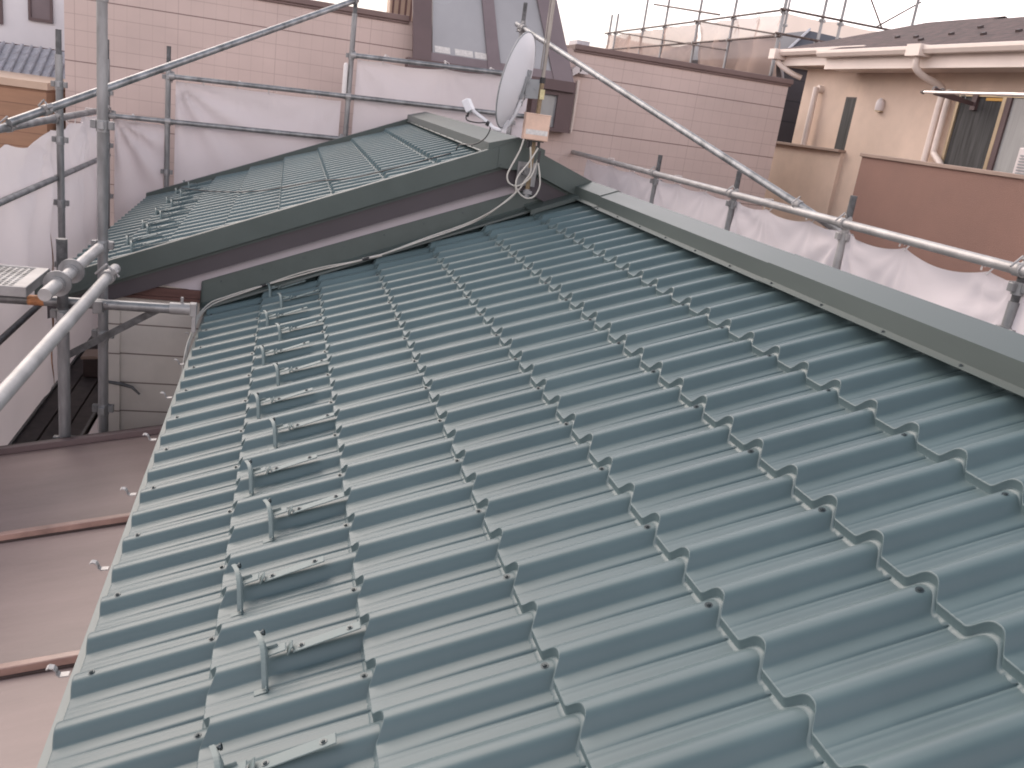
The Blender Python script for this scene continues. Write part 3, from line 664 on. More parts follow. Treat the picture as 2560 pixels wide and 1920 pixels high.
pole(3.49, 4.935, 1.037, 'right scaffold pole under the lower end of the long brace', GR, (0.80,), 'galv')
pole(3.49, 3.545, 1.037, 'right scaffold pole in front of the brown balcony edge', GR, (0.80,), 'galv_light')
pole(3.49, 2.215, 0.90, 'scaffold pole at the right edge of the photo beside the ridge', GR, (0.80, 0.60), 'galv')
rail((-1.2, 2.6, 0.745), (-1.2, 7.95, 0.740), 'scaffold_rail', 'upper left rail carrying the sheets along the left side', 'scaffold rail', 'left rails', 'galv', couplers=(0.43, 0.63, 0.965))
rail((-1.2, 2.6, 0.335), (-1.2, 7.95, 0.335), 'scaffold_rail', 'middle left rail crossing behind the leftmost pole, below the top rail', 'scaffold rail', 'left rails', 'galv', r=0.020)
rail((-1.2, 2.6, -0.46), (-1.2, 7.95, -0.46), 'scaffold_rail', 'lowest left rail seen under the orange banded tube', 'scaffold rail', 'left rails', 'galv_dark', r=0.020)
rail((-1.2, 7.82, 0.692), (1.7, 7.82, 0.765), 'scaffold_rail', 'lowest back rail running from left corner to behind the far roof', 'scaffold rail', 'back rails', 'galv', couplers=(0.02, 0.178, 0.71), r=0.022)
rail((-0.69, 7.82, 1.094), (2.6, 7.82, 1.178), 'scaffold_rail', 'middle back rail passing in front of the white sheets to the dish', 'scaffold rail', 'back rails', 'galv', couplers=(0.01, 0.48), r=0.022)
rail((0.89, 7.82, 1.500), (2.6, 7.82, 1.552), 'scaffold_rail', 'topmost back rail ending behind the dish', 'scaffold rail', 'back rails', 'galv', couplers=(0.01,), r=0.022)
rail((3.46, 1.2, 0.885), (3.46, 8.8, 0.862), 'scaffold_rail', 'long dull rail along the top of the right hand white sheets', 'scaffold rail', 'right rails', 'galv_light', couplers=(0.133, 0.308, 0.49, 0.685))
rail((-1.17, 4.80, 0.775), (0.90, 7.80, 1.975), 'scaffold_brace', 'long diagonal brace rising from left rail across the pink wall', 'scaffold brace', 'diagonal braces', 'galv', couplers=(0.07, 0.99))
rail((2.40, 7.80, 1.998), (3.60, 3.70, 0.800), 'scaffold_brace', 'long diagonal brace falling from behind the dish to right rail', 'scaffold brace', 'diagonal braces', 'galv', couplers=(0.03, 0.905))
rail((-0.38, -0.6, 0.262), (-0.38, 3.46, 0.278), 'scaffold_tube', 'thick bright tube reaching in from the left edge over the lower roof', 'scaffold tube', 'loose end tubes', 'galv_light', couplers=(0.955,))
rail((-0.48, 2.60, 0.345), (-0.48, 3.62, 0.337), 'scaffold_tube', 'short bright tube with two flanges beside the grated plank', 'scaffold tube', 'loose end tubes', 'galv_light')
o = bpy.data.objects.get('scaffold_tube.001')
for yy in (0.20, 0.44):
    c = MB(); c.tube((0, yy - 0.006, 0), (0, yy + 0.006, 0), 0.052, 20); c.tube((0, yy - 0.02, 0), (0, yy + 0.02, 0), 0.031, 16); bevel(c.build('flange', M['galv'], o), 0.002, 1)
o = rail((-1.3, 3.50, 0.080), (-0.060, 3.50, 0.095), 'scaffold_tube', 'horizontal tube with an orange painted band under the grated plank', 'scaffold tube', 'loose end tubes', 'galv', couplers=())
MB().tube((0.535, 0, 0.0065), (0.605, 0, 0.0073), RT * 1.02, 16).build('paint_band', M['orange_tape'], o)
q = MB(); q.tube((1.16, 0, 0.0165), (1.255, 0, 0.018), RT * 1.22, 14); q.obox((1.268, 0, 0.018), (0.016, 0, 0), (0, 0.022, 0), (0, 0, 0.032)); q.obox((1.272, 0, -0.045), (0.010, 0, 0), (0, 0.016, 0), (0, 0, 0.052)); q.tube((1.215, 0, 0.03), (1.215, 0, 0.075), 0.0075, 8)
bevel(q.build('end_bracket', M['galv_light'], o), 0.003, 2)
q = MB(); q.obox((0.84, 0.0, 0.0), (0.022, 0, 0), (0, 0.032, 0), (0, 0, 0.030)); q.tube((0.86, -0.045, -0.02), (0.86, 0.045, -0.02), 0.007, 6); q.tube((0.875, -0.04, 0.02), (0.875, 0.04, 0.02), 0.007, 6); bevel(q.build('coupler', M['galv'], o), 0.004, 2)
o = thing('scaffold_strut', 'flat brown grey strut slanting under the tube across the old siding', 'strut', (-0.20, 3.535, 0.075))
d = Vector((-0.62, 3.56, -0.20)) - Vector((-0.20, 3.535, 0.075))
MB().obox(d / 2, d / 2, Vector((0, 1, 0)) * 0.004, d.normalized().cross(Vector((0, 1, 0))) * 0.017).build('bar', M['galv_dark'], o)
# grated plank on the left
o = thing('scaffold_plank', 'perforated grey metal scaffold plank at the left edge', 'scaffold plank', (-1.9, 3.08, 0.205))
q = MB(); q.box((0, 0, 0.0), (1.235, 0.014, 0.045)); q.box((0, 0.386, 0.0), (1.235, 0.40, 0.045)); q.box((1.18, 0.0145, 0.0), (1.235, 0.3855, 0.045)); bevel(q.build('frame', M['galv_light'], o), 0.003)
q = MB(); nx, ny = 46, 12
for i in range(nx + 1): x = 1.18 * i / nx; q.obox((x, 0.2, 0.037), (0.0048, 0, 0), (0, 0.1855, 0), (0, 0, 0.003))
for k in range(ny + 1): y = 0.018 + 0.364 * k / ny; q.obox((0.59, y, 0.0375), (0.59, 0, 0), (0, 0.0062, 0), (0, 0, 0.0032))
q.build('grating', M['galv'], o)
q = MB(); q.box((0.02, 0.02, 0.004), (1.17, 0.38, 0.010)); q.build('underside', M['galv_dark'], o)
# boards and odds and ends deep between the walls
o = thing('scaffold_walkway', 'dark scaffold boards deep between the sheet and the old wall', 'walkway', (-1.0, 5.4, -1.2))
for x in (-0.13, 0.0, 0.13): MB().box((x - 0.058, -1.5, 0.0), (x + 0.058, 2.2, 0.03)).build('board', M['wood_dark'], o)
for y in (-0.9, 0.5, 0.95): MB().tube((-0.22, y, -0.03), (0.35, y, -0.03), 0.022, 10).build('cross_tube', M['galv_dark'], o)
for x in (-0.19, 0.18): MB().box((x - 0.008, -1.5, -0.01), (x + 0.008, 2.2, 0.05)).build('side_channel', M['galv_dark'], o)
o = thing('crate', 'small dark crate with a tan lid left on the scaffold boards', 'crate', (-0.93, 6.15, -1.165))
q = MB(); q.box((-0.12, -0.1, 0), (0.12, 0.1, 0.15)); bevel(q.build('body', M['dark_trim'], o), 0.006)
q = MB(); q.obox((-0.01, 0, 0.165), (0.125, 0, 0.012), (0, 0.10, 0), (0, 0, 0.012)); bevel(q.build('lid', M['brown_cap'], o), 0.004)
tag(MB().path([(-0.52, 3.95, -0.455), (-0.43, 3.97, -0.475), (-0.38, 3.97, -0.49), (-0.34, 3.96, -0.525)], [0.008, 0.011, 0.009, 0.006], 8).build('wall_tie', M['galv_dark']), 'dark bent wall tie rod sticking out across the old siding', 'wall tie')
bpy.data.objects['wall_tie']

# ------------------------------------------------------------------ sheets
def sheet(P0, P1, z0, z1, zb, sag, ties, label, m='sheet', side=1, n1=70, n2=44, amp=0.018, seed=0, folds=(), name='scaffold_sheet', group='white sheets around the scaffold', edge=0.0):
    """hanging sheet: top edge from P0 to P1, tied at the fractions in ties, sagging between"""
    rnd = random.Random(seed); P0, P1 = Vector((*P0, 0)), Vector((*P1, 0)); d = P1 - P0; L = d.length; nrm = Vector((d.y, -d.x, 0)).normalized() * side
    tl = sorted(ties); vs = []
    ph = [(rnd.uniform(0.5, 1), rnd.uniform(0, 6.28), rnd.randint(7, 13)) for _ in tl]
    for i in range(n1 + 1):
        u = i / n1
        a = max([t for t in tl if t <= u + 1e-6] or [0.0]); b = min([t for t in tl if t > u + 1e-6] or [1.0])
        f = 0 if b <= a else (u - a) / (b - a)
        ww = min(1, (b - a) * L / 0.6)
        sg = 0.6 * sag * ww * (4 * f * (1 - f)) ** 0.8
        zt = z0 + (z1 - z0) * u - sg
        for k in range(n2 + 1):
            v = k / n2; v2 = v ** 1.25; z = zt + (zb - zt) * v2
            off = 0.0
            for (t, (am, p_, nn)) in zip(tl, ph):
                dx = (u - t) * L; dzz = z - (z0 + (z1 - z0) * t); rr = math.hypot(dx, dzz) + 1e-4; ang = math.atan2(dx, -dzz)
                env = min(1, rr / 0.12) * math.exp(-rr / 0.55)
                off += 0.55 * am * amp * env * math.sin(ang * nn + p_)
            for (fx, fz, fl_, nn, am) in folds:
                dx = (u - fx) * L; dzz = z - fz; rr = math.hypot(dx, dzz) + 1e-4; ang = math.atan2(dx, -dzz)
                off += am * min(1, rr / 0.15) * math.exp(-rr / fl_) * math.sin(ang * nn)
            off += amp * 0.8 * math.sin(u * L * 4.1 + seed + 1.3 * z) * min(1, v * 3) + amp * 0.5 * math.sin(u * L * 9.3 + seed * 2 - 2.0 * z)
            off += amp * 0.25 * math.sin(z * 13 + u * 3 + seed)
            q_ = P0 + d * u + nrm * off
            vs.append((q_.x, q_.y, z))
    N = n2 + 1
    fs = [(i * N + k, (i + 1) * N + k, (i + 1) * N + k + 1, i * N + k + 1) for i in range(n1) for k in range(n2)]
    mb = MB(); mb.add(vs, fs, True)
    o = mb.build(name, M[m]); tag(o, label, 'sheet', group)
    for t in tl:
        if 0.02 < t < 0.98 and 'nearest the camera' not in label:
            c = P0 + d * t; zt = z0 + (z1 - z0) * t; c.z = zt
            up = c + Vector((0, 0, 0.05 + rnd.uniform(0, 0.02))) + d.normalized() * rnd.uniform(-0.03, 0.03) - nrm * 0.012
            k_ = MB(); k_.path([c + nrm * 0.004 - Vector((0, 0, 0.02)), c + nrm * 0.034 + Vector((0, 0, 0.015)), up + nrm * 0.03, up - nrm * 0.03, c - nrm * 0.03], 0.0042, 6)
            k_.path([up + nrm * 0.02, up + nrm * 0.035 + d.normalized() * 0.035 - Vector((0, 0, 0.015)), up + nrm * 0.03 + d.normalized() * 0.05 - Vector((0, 0, 0.05))], 0.003, 5)
            k_.build('tie', M['string'], o)
    return o
sheet((3.50, 1.0), (3.50, 2.20), .84, .84, -1.2, 0.06, (0, 0.4, 1), 'white sheet at the right frame edge, beyond the last pole', seed=1)
sheet((3.50, 2.23), (3.50, 3.52), .835, .84, -1.2, 0.085, (0.0, 0.16, 0.62, 1.0), 'white sheet with deep sagging top, in front of the brown balcony', seed=4, amp=0.014, folds=((0, 0.7, 0.8, 9, 0.018),(1.0, 0.78, 0.7, 11, 0.014)))
sheet((3.50, 3.57), (3.50, 4.91), .84, .835, -1.2, 0.06, (0.0, 0.27, 0.66, 1.0), 'white sheet on the right below the lower end of the brace', seed=6, amp=0.012, folds=((1.0, 0.80, 0.7, 9, 0.016), (0.0, 0.80, 0.7, 10, 0.018)))
sheet((3.50, 4.96), (3.50, 6.38), .835, .835, -1.2, 0.045, (0.0, 0.35, 0.7, 1.0), 'white sheet on the right below the pink wall corner', seed=9, amp=0.012, folds=((1.0, 0.8, 0.6, 8, 0.015),))
sheet((3.50, 6.42), (3.50, 8.4), .83, .83, -1.2, 0.04, (0.0, 0.3, 0.6, 1.0), 'farthest right hand sheet meeting the green gable slope', seed=12)
sheet((-0.63, 7.88), (0.83, 7.88), 1.06, 1.085, -1.6, 0.022, (0.0, 0.16, 0.36, 0.55, 0.85, 1.0), 'white sheet with fanned folds at back, left of far roof slope', seed=15, amp=0.012, folds=((0.0, 1.05, 1.1, 13, 0.034),))
sheet((0.95, 7.88), (2.62, 7.88), 1.475, 1.54, -1.6, 0.04, (0.0, 0.14, 0.5, 0.75, 1.0), 'highest white sheet at the back between the pole and dish', seed=18, amp=0.014, folds=((0.0, 1.46, 0.5, 8, 0.02),))
sheet((-1.14, 7.88), (-0.72, 7.88), .665, .665, -1.6, 0.015, (0.0, 0.4, 1.0), 'narrow lilac sheet at back left beside the rusty topped pole', seed=21, amp=0.022, folds=((0.0, 0.66, 0.9, 12, 0.04),), n1=40)
sheet((-1.24, 2.4), (-1.24, 5.97), .60, .66, -3.9, 0.10, (0.0, 0.42, 0.72, 1.0), 'large left sheet nearest the camera behind the grated plank', side=-1, seed=24, amp=0.03, folds=((1.0, 0.66, 1.2, 9, 0.04),))
sheet((-1.24, 6.02), (-1.24, 7.84), .66, .71, -3.9, 0.03, (0.0, 0.35, 0.7, 1.0), 'left sheet between the leftmost pole and the far corner', side=-1, seed=27, amp=0.028, folds=((0.6, 0.7, 1.0, 10, 0.03),))
o = thing('pipe_cover', 'white capped plastic cover strapped upright to the back pole', 'pipe cover', (0.848, 7.83, 1.155))
q = MB(); q.path([(0, 0, 0), (0, 0, 0.25), (0, 0, 0.268), (0, 0, 0.274)], [0.021, 0.021, 0.015, 0.004], 12); q.build('sleeve', M['string'], o)

# ------------------------------------------------------------------ lower brown sheet metal roof on the left
o = thing('lean_to_house', 'weathered brown flat metal lean-to roof with battens below the eave', 'lean-to')
def lz(x): return -0.46 + 0.20 * (x + 0.0)
mb = MB(); mb.prism([(0.09, -2.0, lz(0.09)), (-2.6, -2.0, lz(-2.6)), (-2.6, 3.33, lz(-2.6)), (0.09, 3.33, lz(0.09))], (0, 0, -0.05)); fixn(mb.build('roof', M['old_roof'], o))
for y in (3.335, 2.40, 1.50, 0.60, -0.30):
    q = MB(); hw = 0.018 if y < 3 else 0.022; q.prism([(0.09, y - hw, lz(0.09) + 0.001), (0.09, y - hw * 0.8, lz(0.09) + 0.030), (0.09, y + hw * 0.8, lz(0.09) + 0.030), (0.09, y + hw, lz(0.09) + 0.001)], (-2.69, 0, -0.538))
    if y < 3: q2 = MB(); q2.prism([(0.09, y - hw - 0.010, lz(0.09) + 0.0005), (0.09, y - hw - 0.010, lz(0.09) + 0.007), (0.09, y - hw - 0.001, lz(0.09) + 0.007), (0.09, y - hw - 0.001, lz(0.09) + 0.0005)], (-2.69, 0, -0.538)); fixn(q2.build('batten_shadow_strip', M['dark_trim'], o))  # dark strip at the near foot, standing in for the batten's shadow line
    bevel(fixn(q.build('batten', M['old_batten'] if y < 3 else M['bronze'], o)), 0.003)
q = MB(); q.prism([(0.09, 3.375, lz(0.09) + 0.018), (0.09, 3.395, lz(0.09) + 0.018), (0.09, 3.395, lz(0.09) - 0.12), (0.09, 3.375, lz(0.09) - 0.12)], (-2.69, 0, -0.538)); fixn(q.build('verge_board', M['dark_trim'], o))
q = MB(); q.box((-2.5, -1.9, -4.2), (0.08, 3.25, -1.02)); q.build('wall', M['siding'], o)

# ------------------------------------------------------------------ pink tiled building with glazed bay
pk = thing('building', 'pinkish grey tiled flat roofed building across the back with brown parapet', 'building')
q = MB(); q.box((-1.738, 8.80, -4.2), (5.931, 12.0, 1.93)); q.build('wall', M['pinkwall'], pk)
q = MB(); q.box((-1.78, 8.765, 1.93), (1.50, 12.03, 1.985)); q.box((3.30, 8.765, 1.93), (5.965, 12.03, 1.985)); q.box((1.50, 9.4, 1.93), (3.30, 12.03, 1.985)); q.box((-1.76, 8.78, 1.905), (1.50, 8.7985, 1.93)); q.box((3.30, 8.78, 1.905), (5.95, 8.7985, 1.93)); bevel(q.build('parapet', M['parapet'], pk), 0.006)
# bay: sloping glass above, box with a window below (sub-parts of the bay)
yb = 8.55
def bxz(x, z): return (x, yb + (z - 1.55) * 0.12, z)
bay = MB()
bay.prism([(1.50, 8.55, 1.48), (1.50, 8.55, 1.585), (3.30, 8.55, 1.585), (3.30, 8.55, 1.48)], (0, 0.35, 0)); bay.prism([(1.52, 8.60, 1.1), (1.52, 8.60, 1.48), (1.60, 8.60, 1.48), (1.60, 8.60, 1.1)], (0, 0.2, 0))
by = fixn(bay.build('bay_sill', M['bronze'], pk))
def slat(xa0, xb0, xa1, xb1, za, zb_, yo, m, nm):
    q = MB(); f = lambda x, z: (x, 8.55 + yo + (z - 1.58) * 0.22, z)
    q.prism([f(xa0, za), f(xb0, za), f(xb1, zb_), f(xa1, zb_)], (0, 0.05, 0)); return fixn(q.build(nm, m, by))
slat(1.545, 1.735, 1.46, 1.66, 1.585, 2.75, 0, M['bronze'], 'frame')
slat(1.745, 2.345, 1.665, 2.13, 1.66, 2.75, 0.03, M['blind'], 'pane')
slat(2.335, 2.47, 2.12, 2.24, 1.585, 2.75, 0, M['bronze_light'], 'frame')
slat(2.465, 3.07, 2.235, 2.68, 1.66, 2.75, 0.03, M['blind'], 'pane')
slat(3.05, 3.275, 2.66, 2.88, 1.585, 2.75, 0, M['bronze_light'], 'frame')
slat(1.73, 3.06, 1.73, 3.06, 1.585, 1.665, 0.01, M['bronze_light'], 'frame')
for (a, b) in ((1.77, 1.93), (1.98, 2.17), (2.19, 2.33)):
    q = MB(); f = lambda x, z: (x, 8.576 + (z - 1.58) * 0.22, z); q.prism([f(a, 1.675), f(b, 1.675), f(b - 0.01, 1.735), f(a - 0.01, 1.735)], (0, 0.002, 0)); fixn(q.build('sticker', M['sticker'], by))
q = MB(); q.box((1.66, 8.92, 1.66), (2.66, 9.4, 3.2)); q.build('room_inside', M['white_wall'], by)
q = MB(); q.box((2.86, 8.60, 1.06), (3.325, 8.80, 1.10)); q.box((3.14, 8.605, 1.10), (3.32, 8.79, 1.48)); q.box((2.86, 8.605, 1.43), (3.14, 8.79, 1.48)); q.box((2.86, 8.605, 1.10), (2.93, 8.79, 1.43)); wb = q.build('window_frame', M['bronze'], pk)
q = MB(); q.box((2.93, 8.65, 1.10), (3.14, 8.66, 1.43)); q.build('pane', M['blind'], wb)
q = MB(); q.box((2.955, 8.642, 1.12), (3.115, 8.648, 1.41)); q.build('curtain', M['curtain_lt'], wb)
q = MB(); q.path([(3.385, 8.76, 1.62), (3.385, 8.76, 1.10), (3.385, 8.76, 1.06)], [0.018, 0.018, 0.008], 10); q.build('drain_pipe', M['cream'], pk)
q = MB(); q.obox((3.335, 8.74, 1.72), (0.045, 0, 0.03), (0, 0.03, 0), (-0.01, 0, 0.035)); q.obox((3.42, 8.74, 1.715), (0.05, 0, 0.0), (0, 0.03, 0), (0, 0, 0.025)); q.build('pipe_bracket', M['ac'], pk)
# striped neighbour and orange red block seen over the roofline
o = thing('tower', 'slim sand and brown striped tower just left of the glazed bay', 'tower')
q = MB(); q.box((1.52, 11.2, -4.2), (1.83, 11.6, 3.2)); q.build('wall', M['sand_cap'], o)
for x in (1.56, 1.64, 1.72, 1.79): MB().box((x - 0.012, 11.17, -4.2), (x + 0.012, 11.1985, 3.2)).build('fin', M['redbrown'], o)
o = thing('distant_block', 'distant orange red tiled block above the pink parapet', 'building')
q = MB(); q.box((6.98, 22.0, -4.2), (8.6, 24, 2.86)); q.build('wall', M['brickred'], o)
q = MB(); q.box((7.28, 21.9, 2.86), (7.62, 22.6, 3.07)); q.build('rooftop_box', M['kawara'], o)
q = MB(); q.box((7.1, 21.98, 2.66), (7.38, 21.999, 2.74)); q.build('sign_band', M['sand_cap'], o)

# ------------------------------------------------------------------ beige house on the right
hs = thing('house', 'beige stucco house on the right with brown shingle roof and cream gutters', 'house')
q = MB(); q.box((7.0, 0.5, -4.2), (11.6, 9.02, 2.26)); q.box((7.06, 9.02, -4.2), (11.6, 10.37, 2.27)); q.build('wall', M['beige'], hs)
q = MB(); q.box((6.955, 9.00, -4.2), (7.059, 11.3, 1.265)); lw = q.build('low_wall', M['beige'], hs)
q = MB(); q.box((6.90, 8.98, 1.265), (7.059, 11.3, 1.298)); bevel(q.build('coping', M['brown_cap'], lw), 0.004)
# main roof: hipped
q = MB(); s_ = 0.4; e1 = 2.395
def rz(x): return e1 + s_ * (x - 6.55)
q.add([(6.55, 0.0, e1), (6.55, 9.35, e1), (7.75, 8.15, rz(7.75)), (7.75, 0.0, rz(7.75))], [(0, 3, 2, 1)])
q.add([(6.55, 9.35, e1), (12.2, 9.35, e1), (11.0, 8.15, rz(7.75)), (7.75, 8.15, rz(7.75))], [(0, 3, 2, 1)])
q.add([(7.75, 0.0, rz(7.75)), (7.75, 8.15, rz(7.75)), (11.0, 8.15, rz(7.75)), (11.0, 0, rz(7.75))], [(0, 3, 2, 1)])
q.add([(6.75, 8.4, 2.475), (6.75, 10.72, 2.475), (9.3, 10.72, 2.475), (9.3, 8.0, 2.475), (7.9, 9.3, 2.93), (7.9, 8.0, 2.93)], [(0, 5, 4, 1), (1, 4, 2), (4, 5, 3, 2)])
rf = fixn(q.build('roof', M['shingle'], hs))
for (x, y) in ((7.0, 8.2), (7.05, 7.7), (6.95, 7.1), (7.0, 6.7), (7.3, 7.6), (7.35, 7.0), (7.05, 8.6), (6.85, 7.9)):
    q = MB(); q.obox((x, y, rz(x) + 0.012), (0.02, 0, 0.008), (0, 0.022, 0), (-0.004, 0, 0.012)); q.build('snow_stop', M['dark_trim'], rf)
q = MB(); q.prism([(6.50, 0.0, 2.40), (6.62, 0.0, 2.40), (6.62, 0.0, 2.365), (6.595, 0.0, 2.325), (6.525, 0.0, 2.325), (6.50, 0.0, 2.365)], (0, 9.33, 0)); gt = bevel(fixn(q.build('gutter', M['cream'], hs)), 0.004)
q = MB(); q.prism([(6.625, 0.0, 2.33), (6.66, 0.0, 2.33), (6.66, 0.0, 2.20), (6.625, 0.0, 2.20)], (0, 9.28, 0)); q.box((6.66, 0.0, 2.205), (7.0, 9.26, 2.23)); fixn(q.build('eaves_board', M['cream'], hs))
q = MB(); q.prism([(6.72, 8.7, 2.475), (6.83, 8.7, 2.475), (6.83, 8.7, 2.44), (6.80, 8.7, 2.40), (6.745, 8.7, 2.40), (6.72, 8.7, 2.44)], (0, 2.05, 0)); bevel(fixn(q.build('gutter', M['cream'], hs)), 0.004)
q = MB(); q.box((6.835, 8.7, 2.28), (6.87, 10.70, 2.41)); q.box((6.87, 8.7, 2.285), (7.06, 10.66, 2.31)); q.box((6.87, 10.66, 2.28), (9.3, 10.70, 2.41)); fixn(q.build('eaves_board', M['cream'], hs))
q = MB(); q.box((6.47, 7.36, 2.30), (6.63, 7.58, 2.415)); q.path(catmull([(6.55, 7.47, 2.30), (6.56, 7.47, 2.20), (6.66, 7.46, 2.13), (6.87, 7.44, 2.06), (6.93, 7.44, 2.0), (6.93, 7.44, 1.85)], 5), 0.036, 12)
q.path([(6.93, 7.44, 1.85), (6.93, 7.44, 1.2), (6.93, 7.44, 0.3)], 0.036, 12); q.build('downpipe', M['cream'], hs)
q = MB(); q.path(catmull([(6.93, 7.33, 1.99), (6.93, 7.33, 1.8), (6.93, 7.33, 1.44), (6.93, 7.31, 1.38), (6.93, 7.16, 1.27), (6.93, 7.10, 1.1)], 5), 0.032, 12); q.tube((6.93, 7.33, 1.95), (6.93, 7.33, 2.03), 0.042, 12); q.build('air_pipe', M['cream'], hs)
q = MB(); q.box((6.66, 10.62, 2.35), (6.84, 10.78, 2.48)); q.path(catmull([(6.76, 10.68, 2.38), (6.78, 10.66, 2.30), (6.90, 10.52, 2.20), (7.03, 10.44, 2.15)], 5), 0.036, 10); q.build('downpipe', M['cream'], hs)
q = MB(); q.path([(6.97, 9.915, 2.03), (6.97, 9.915, 1.95), (6.97, 9.915, 1.29)], 0.040, 12); q.tube((6.99, 9.91, 2.01), (7.06, 9.91, 2.01), 0.05, 12); q.build('downpipe', M['cream'], hs)
q = MB(); q.box((7.035, 9.05, 1.30), (7.058, 9.30, 1.93)); w1 = q.build('slit_window', M['dark_trim'], hs)
q = MB(); q.box((7.028, 9.065, 1.30), (7.034, 9.285, 1.915)); q.build('pane', M['curtain'], w1)
q = MB(); q.path([(6.975, 8.49, 1.785), (6.972, 8.49, 1.80), (6.970, 8.49, 1.865), (6.974, 8.49, 1.89), (6.982, 8.49, 1.91), (6.99, 8.49, 1.918)], [0.050, 0.053, 0.053, 0.046, 0.030, 0.006], 16); vt = q.build('vent_hood', M['ac'], hs)
q = MB(); q.tube((6.972, 8.49, 1.772), (6.972, 8.49, 1.786), 0.050, 16); q.build('vent_lip', M['gold'], vt)
q = MB(); q.box((6.965, 5.2, 0.3), (6.999, 5.26, 2.02)); q.box((6.965, 7.20, 0.3), (6.999, 7.24, 2.02)); q.box((6.965, 5.26, 1.975), (6.999, 7.20, 2.02)); w2 = q.build('sliding_window', M['gold'], hs)
q = MB(); q.box((6.985, 6.60, 0.3), (6.998, 7.20, 1.975)); q.build('pane', M['curtain'], w2)
q = MB(); q.box((6.980, 5.26, 0.3), (6.996, 6.49, 1.975)); q.build('pane', M['curtain_lt'], w2)
q = MB(); q.box((6.955, 6.555, 0.3), (6.984, 6.60, 1.975)); q.build('meeting_stile', M['gold'], w2)
q = MB(); q.box((6.958, 6.49, 0.3), (6.979, 6.555, 1.975)); q.build('sash', M['bronze'], w2)
q = MB(); q.box((6.972, 6.62, 1.94), (6.982, 6.84, 1.968)); q.build('amber_tag', M['amber'], w2)
# balcony
bl = MB(); bl.box((5.92, 2.5, -0.6), (6.04, 7.07, 1.255)); bl.box((6.04, 6.95, -0.6), (6.96, 7.07, 1.255)); bl.box((6.04, 2.5, 0.1), (6.999, 6.95, 0.2)); bb = bl.build('balcony', M['brown'], hs)
q = MB(); q.box((5.90, 2.5, 1.255), (6.06, 7.09, 1.290)); q.box((6.06, 6.93, 1.255), (6.98, 7.09, 1.290)); bevel(q.build('coping', M['brown_cap'], bb), 0.005)
o = thing('air_conditioner', 'white slatted air conditioner unit standing on the balcony at right edge', 'air conditioner', (6.6, 5.78, 0.2))
q = MB(); q.box((0, -0.62, 0.55), (0.28, 0.05, 1.32)); bevel(q.build('case', M['ac'], o), 0.01, 2)
q = MB()
for i in range(26): z = 0.62 + i * 0.025; q.box((-0.008, -0.58, z), (-0.001, 0.01, z + 0.012))
q.build('grille', M['dish_grey'], o)
o = thing('laundry_pole', 'shiny laundry pole in black bracket arms below the beige eaves', 'laundry pole', (6.45, 7.1, 1.945))
q = MB(); q.tube((0, -3.0, 0.0), (0, 0.0, 0.0), 0.014, 12); q.tube((0, -1.0, 0.0), (0, -3.0, 0.0), 0.018, 12); q.build('rod', M['steel_rod'], o)
q = MB(); q.tube((0, 0.0, 0), (0, 0.04, 0), 0.022, 10, 0.012); q.build('end_cap', M['dark_trim'], o)
q = MB(); q.prism([(0.02, -0.13, 0.05), (0.53, -0.13, -0.03), (0.53, -0.13, -0.065), (0.02, -0.13, -0.02)], (0, 0.012, 0)); q.prism([(0.50, -0.16, -0.10), (0.54, -0.16, -0.10), (0.54, -0.16, 0.05), (0.50, -0.16, 0.05)], (0, 0.07, 0)); fixn(q.build('bracket_arm', M['bronze'], o))
q = MB()
for i in range(5): x = 0.03 + i * 0.085; q.path([(x + 0.032 * math.cos(a * PI / 5), -0.12, 0.025 - i * 0.008 + 0.032 * math.sin(a * PI / 5)) for a in range(11)], 0.006, 6)
q.build('bracket_rings', M['dish_grey'], o)

# ------------------------------------------------------------------ dark house and its scaffold behind
dh = thing('house', 'dark slate grey house with pyramid roof wrapped in scaffolding behind', 'house')
q = MB(); q.box((7.45, 11.65, -4.2), (11.4, 18.0, 2.44)); q.build('wall', M['slate_wall'], dh)
q = MB(); q.box((7.25, 11.5, 2.40), (11.7, 18.2, 2.47)); q.build('eaves', M['slate'], dh)
q = MB(); q.add([(7.25, 11.5, 2.47), (11.7, 11.5, 2.47), (11.7, 18.2, 2.47), (7.25, 18.2, 2.47), (8.25, 12.6, 3.03), (9.6, 12.6, 2.98), (9.3, 17.0, 3.0), (8.3, 17.0, 3.0)], [(0, 1, 5, 4), (1, 2, 6, 5), (2, 3, 7, 6), (3, 0, 4, 7), (4, 5, 6, 7)])
fixn(q.build('roof', M['slate'], dh))
q = MB(); q.tube((7.25, 11.5, 2.49), (8.25, 12.6, 3.05), 0.02, 6); q.build('hip_cap', M['kawara'], dh)
q = MB(); q.path(catmull([(7.20, 11.4, 2.36), (7.3, 11.42, 2.2), (7.42, 11.55, 1.9), (7.40, 11.6, 1.6)], 4), 0.02, 8); q.build('downpipe', M['kawara'], dh)
gh = thing('house', 'low tan gabled house glimpsed through the mesh behind pink parapet', 'house')
q = MB(); q.box((7.9, 19.0, -4.2), (10.4, 23.0, 2.85)); q.build('wall', M['sand_cap'], gh)
q = MB(); q.prism([(7.7, 18.8, 2.84), (9.1, 18.8, 3.10), (10.6, 18.8, 2.84)], (0, 4.4, 0)); fixn(q.build('roof', M['parapet'], gh))
GF = 'far scaffold around the dark house'
rs = 0.022
labA = ['corner scaffold pole of the far scaffold, at left of dark house', 'first thin far scaffold pole left of the corner one', 'second thin far scaffold pole left of the corner one', 'third thin far scaffold pole left of the corner one', 'fourth thin far scaffold pole left of the corner one', 'fifth thin far scaffold pole left of the corner one', 'last thin far scaffold pole above the pink parapet end']
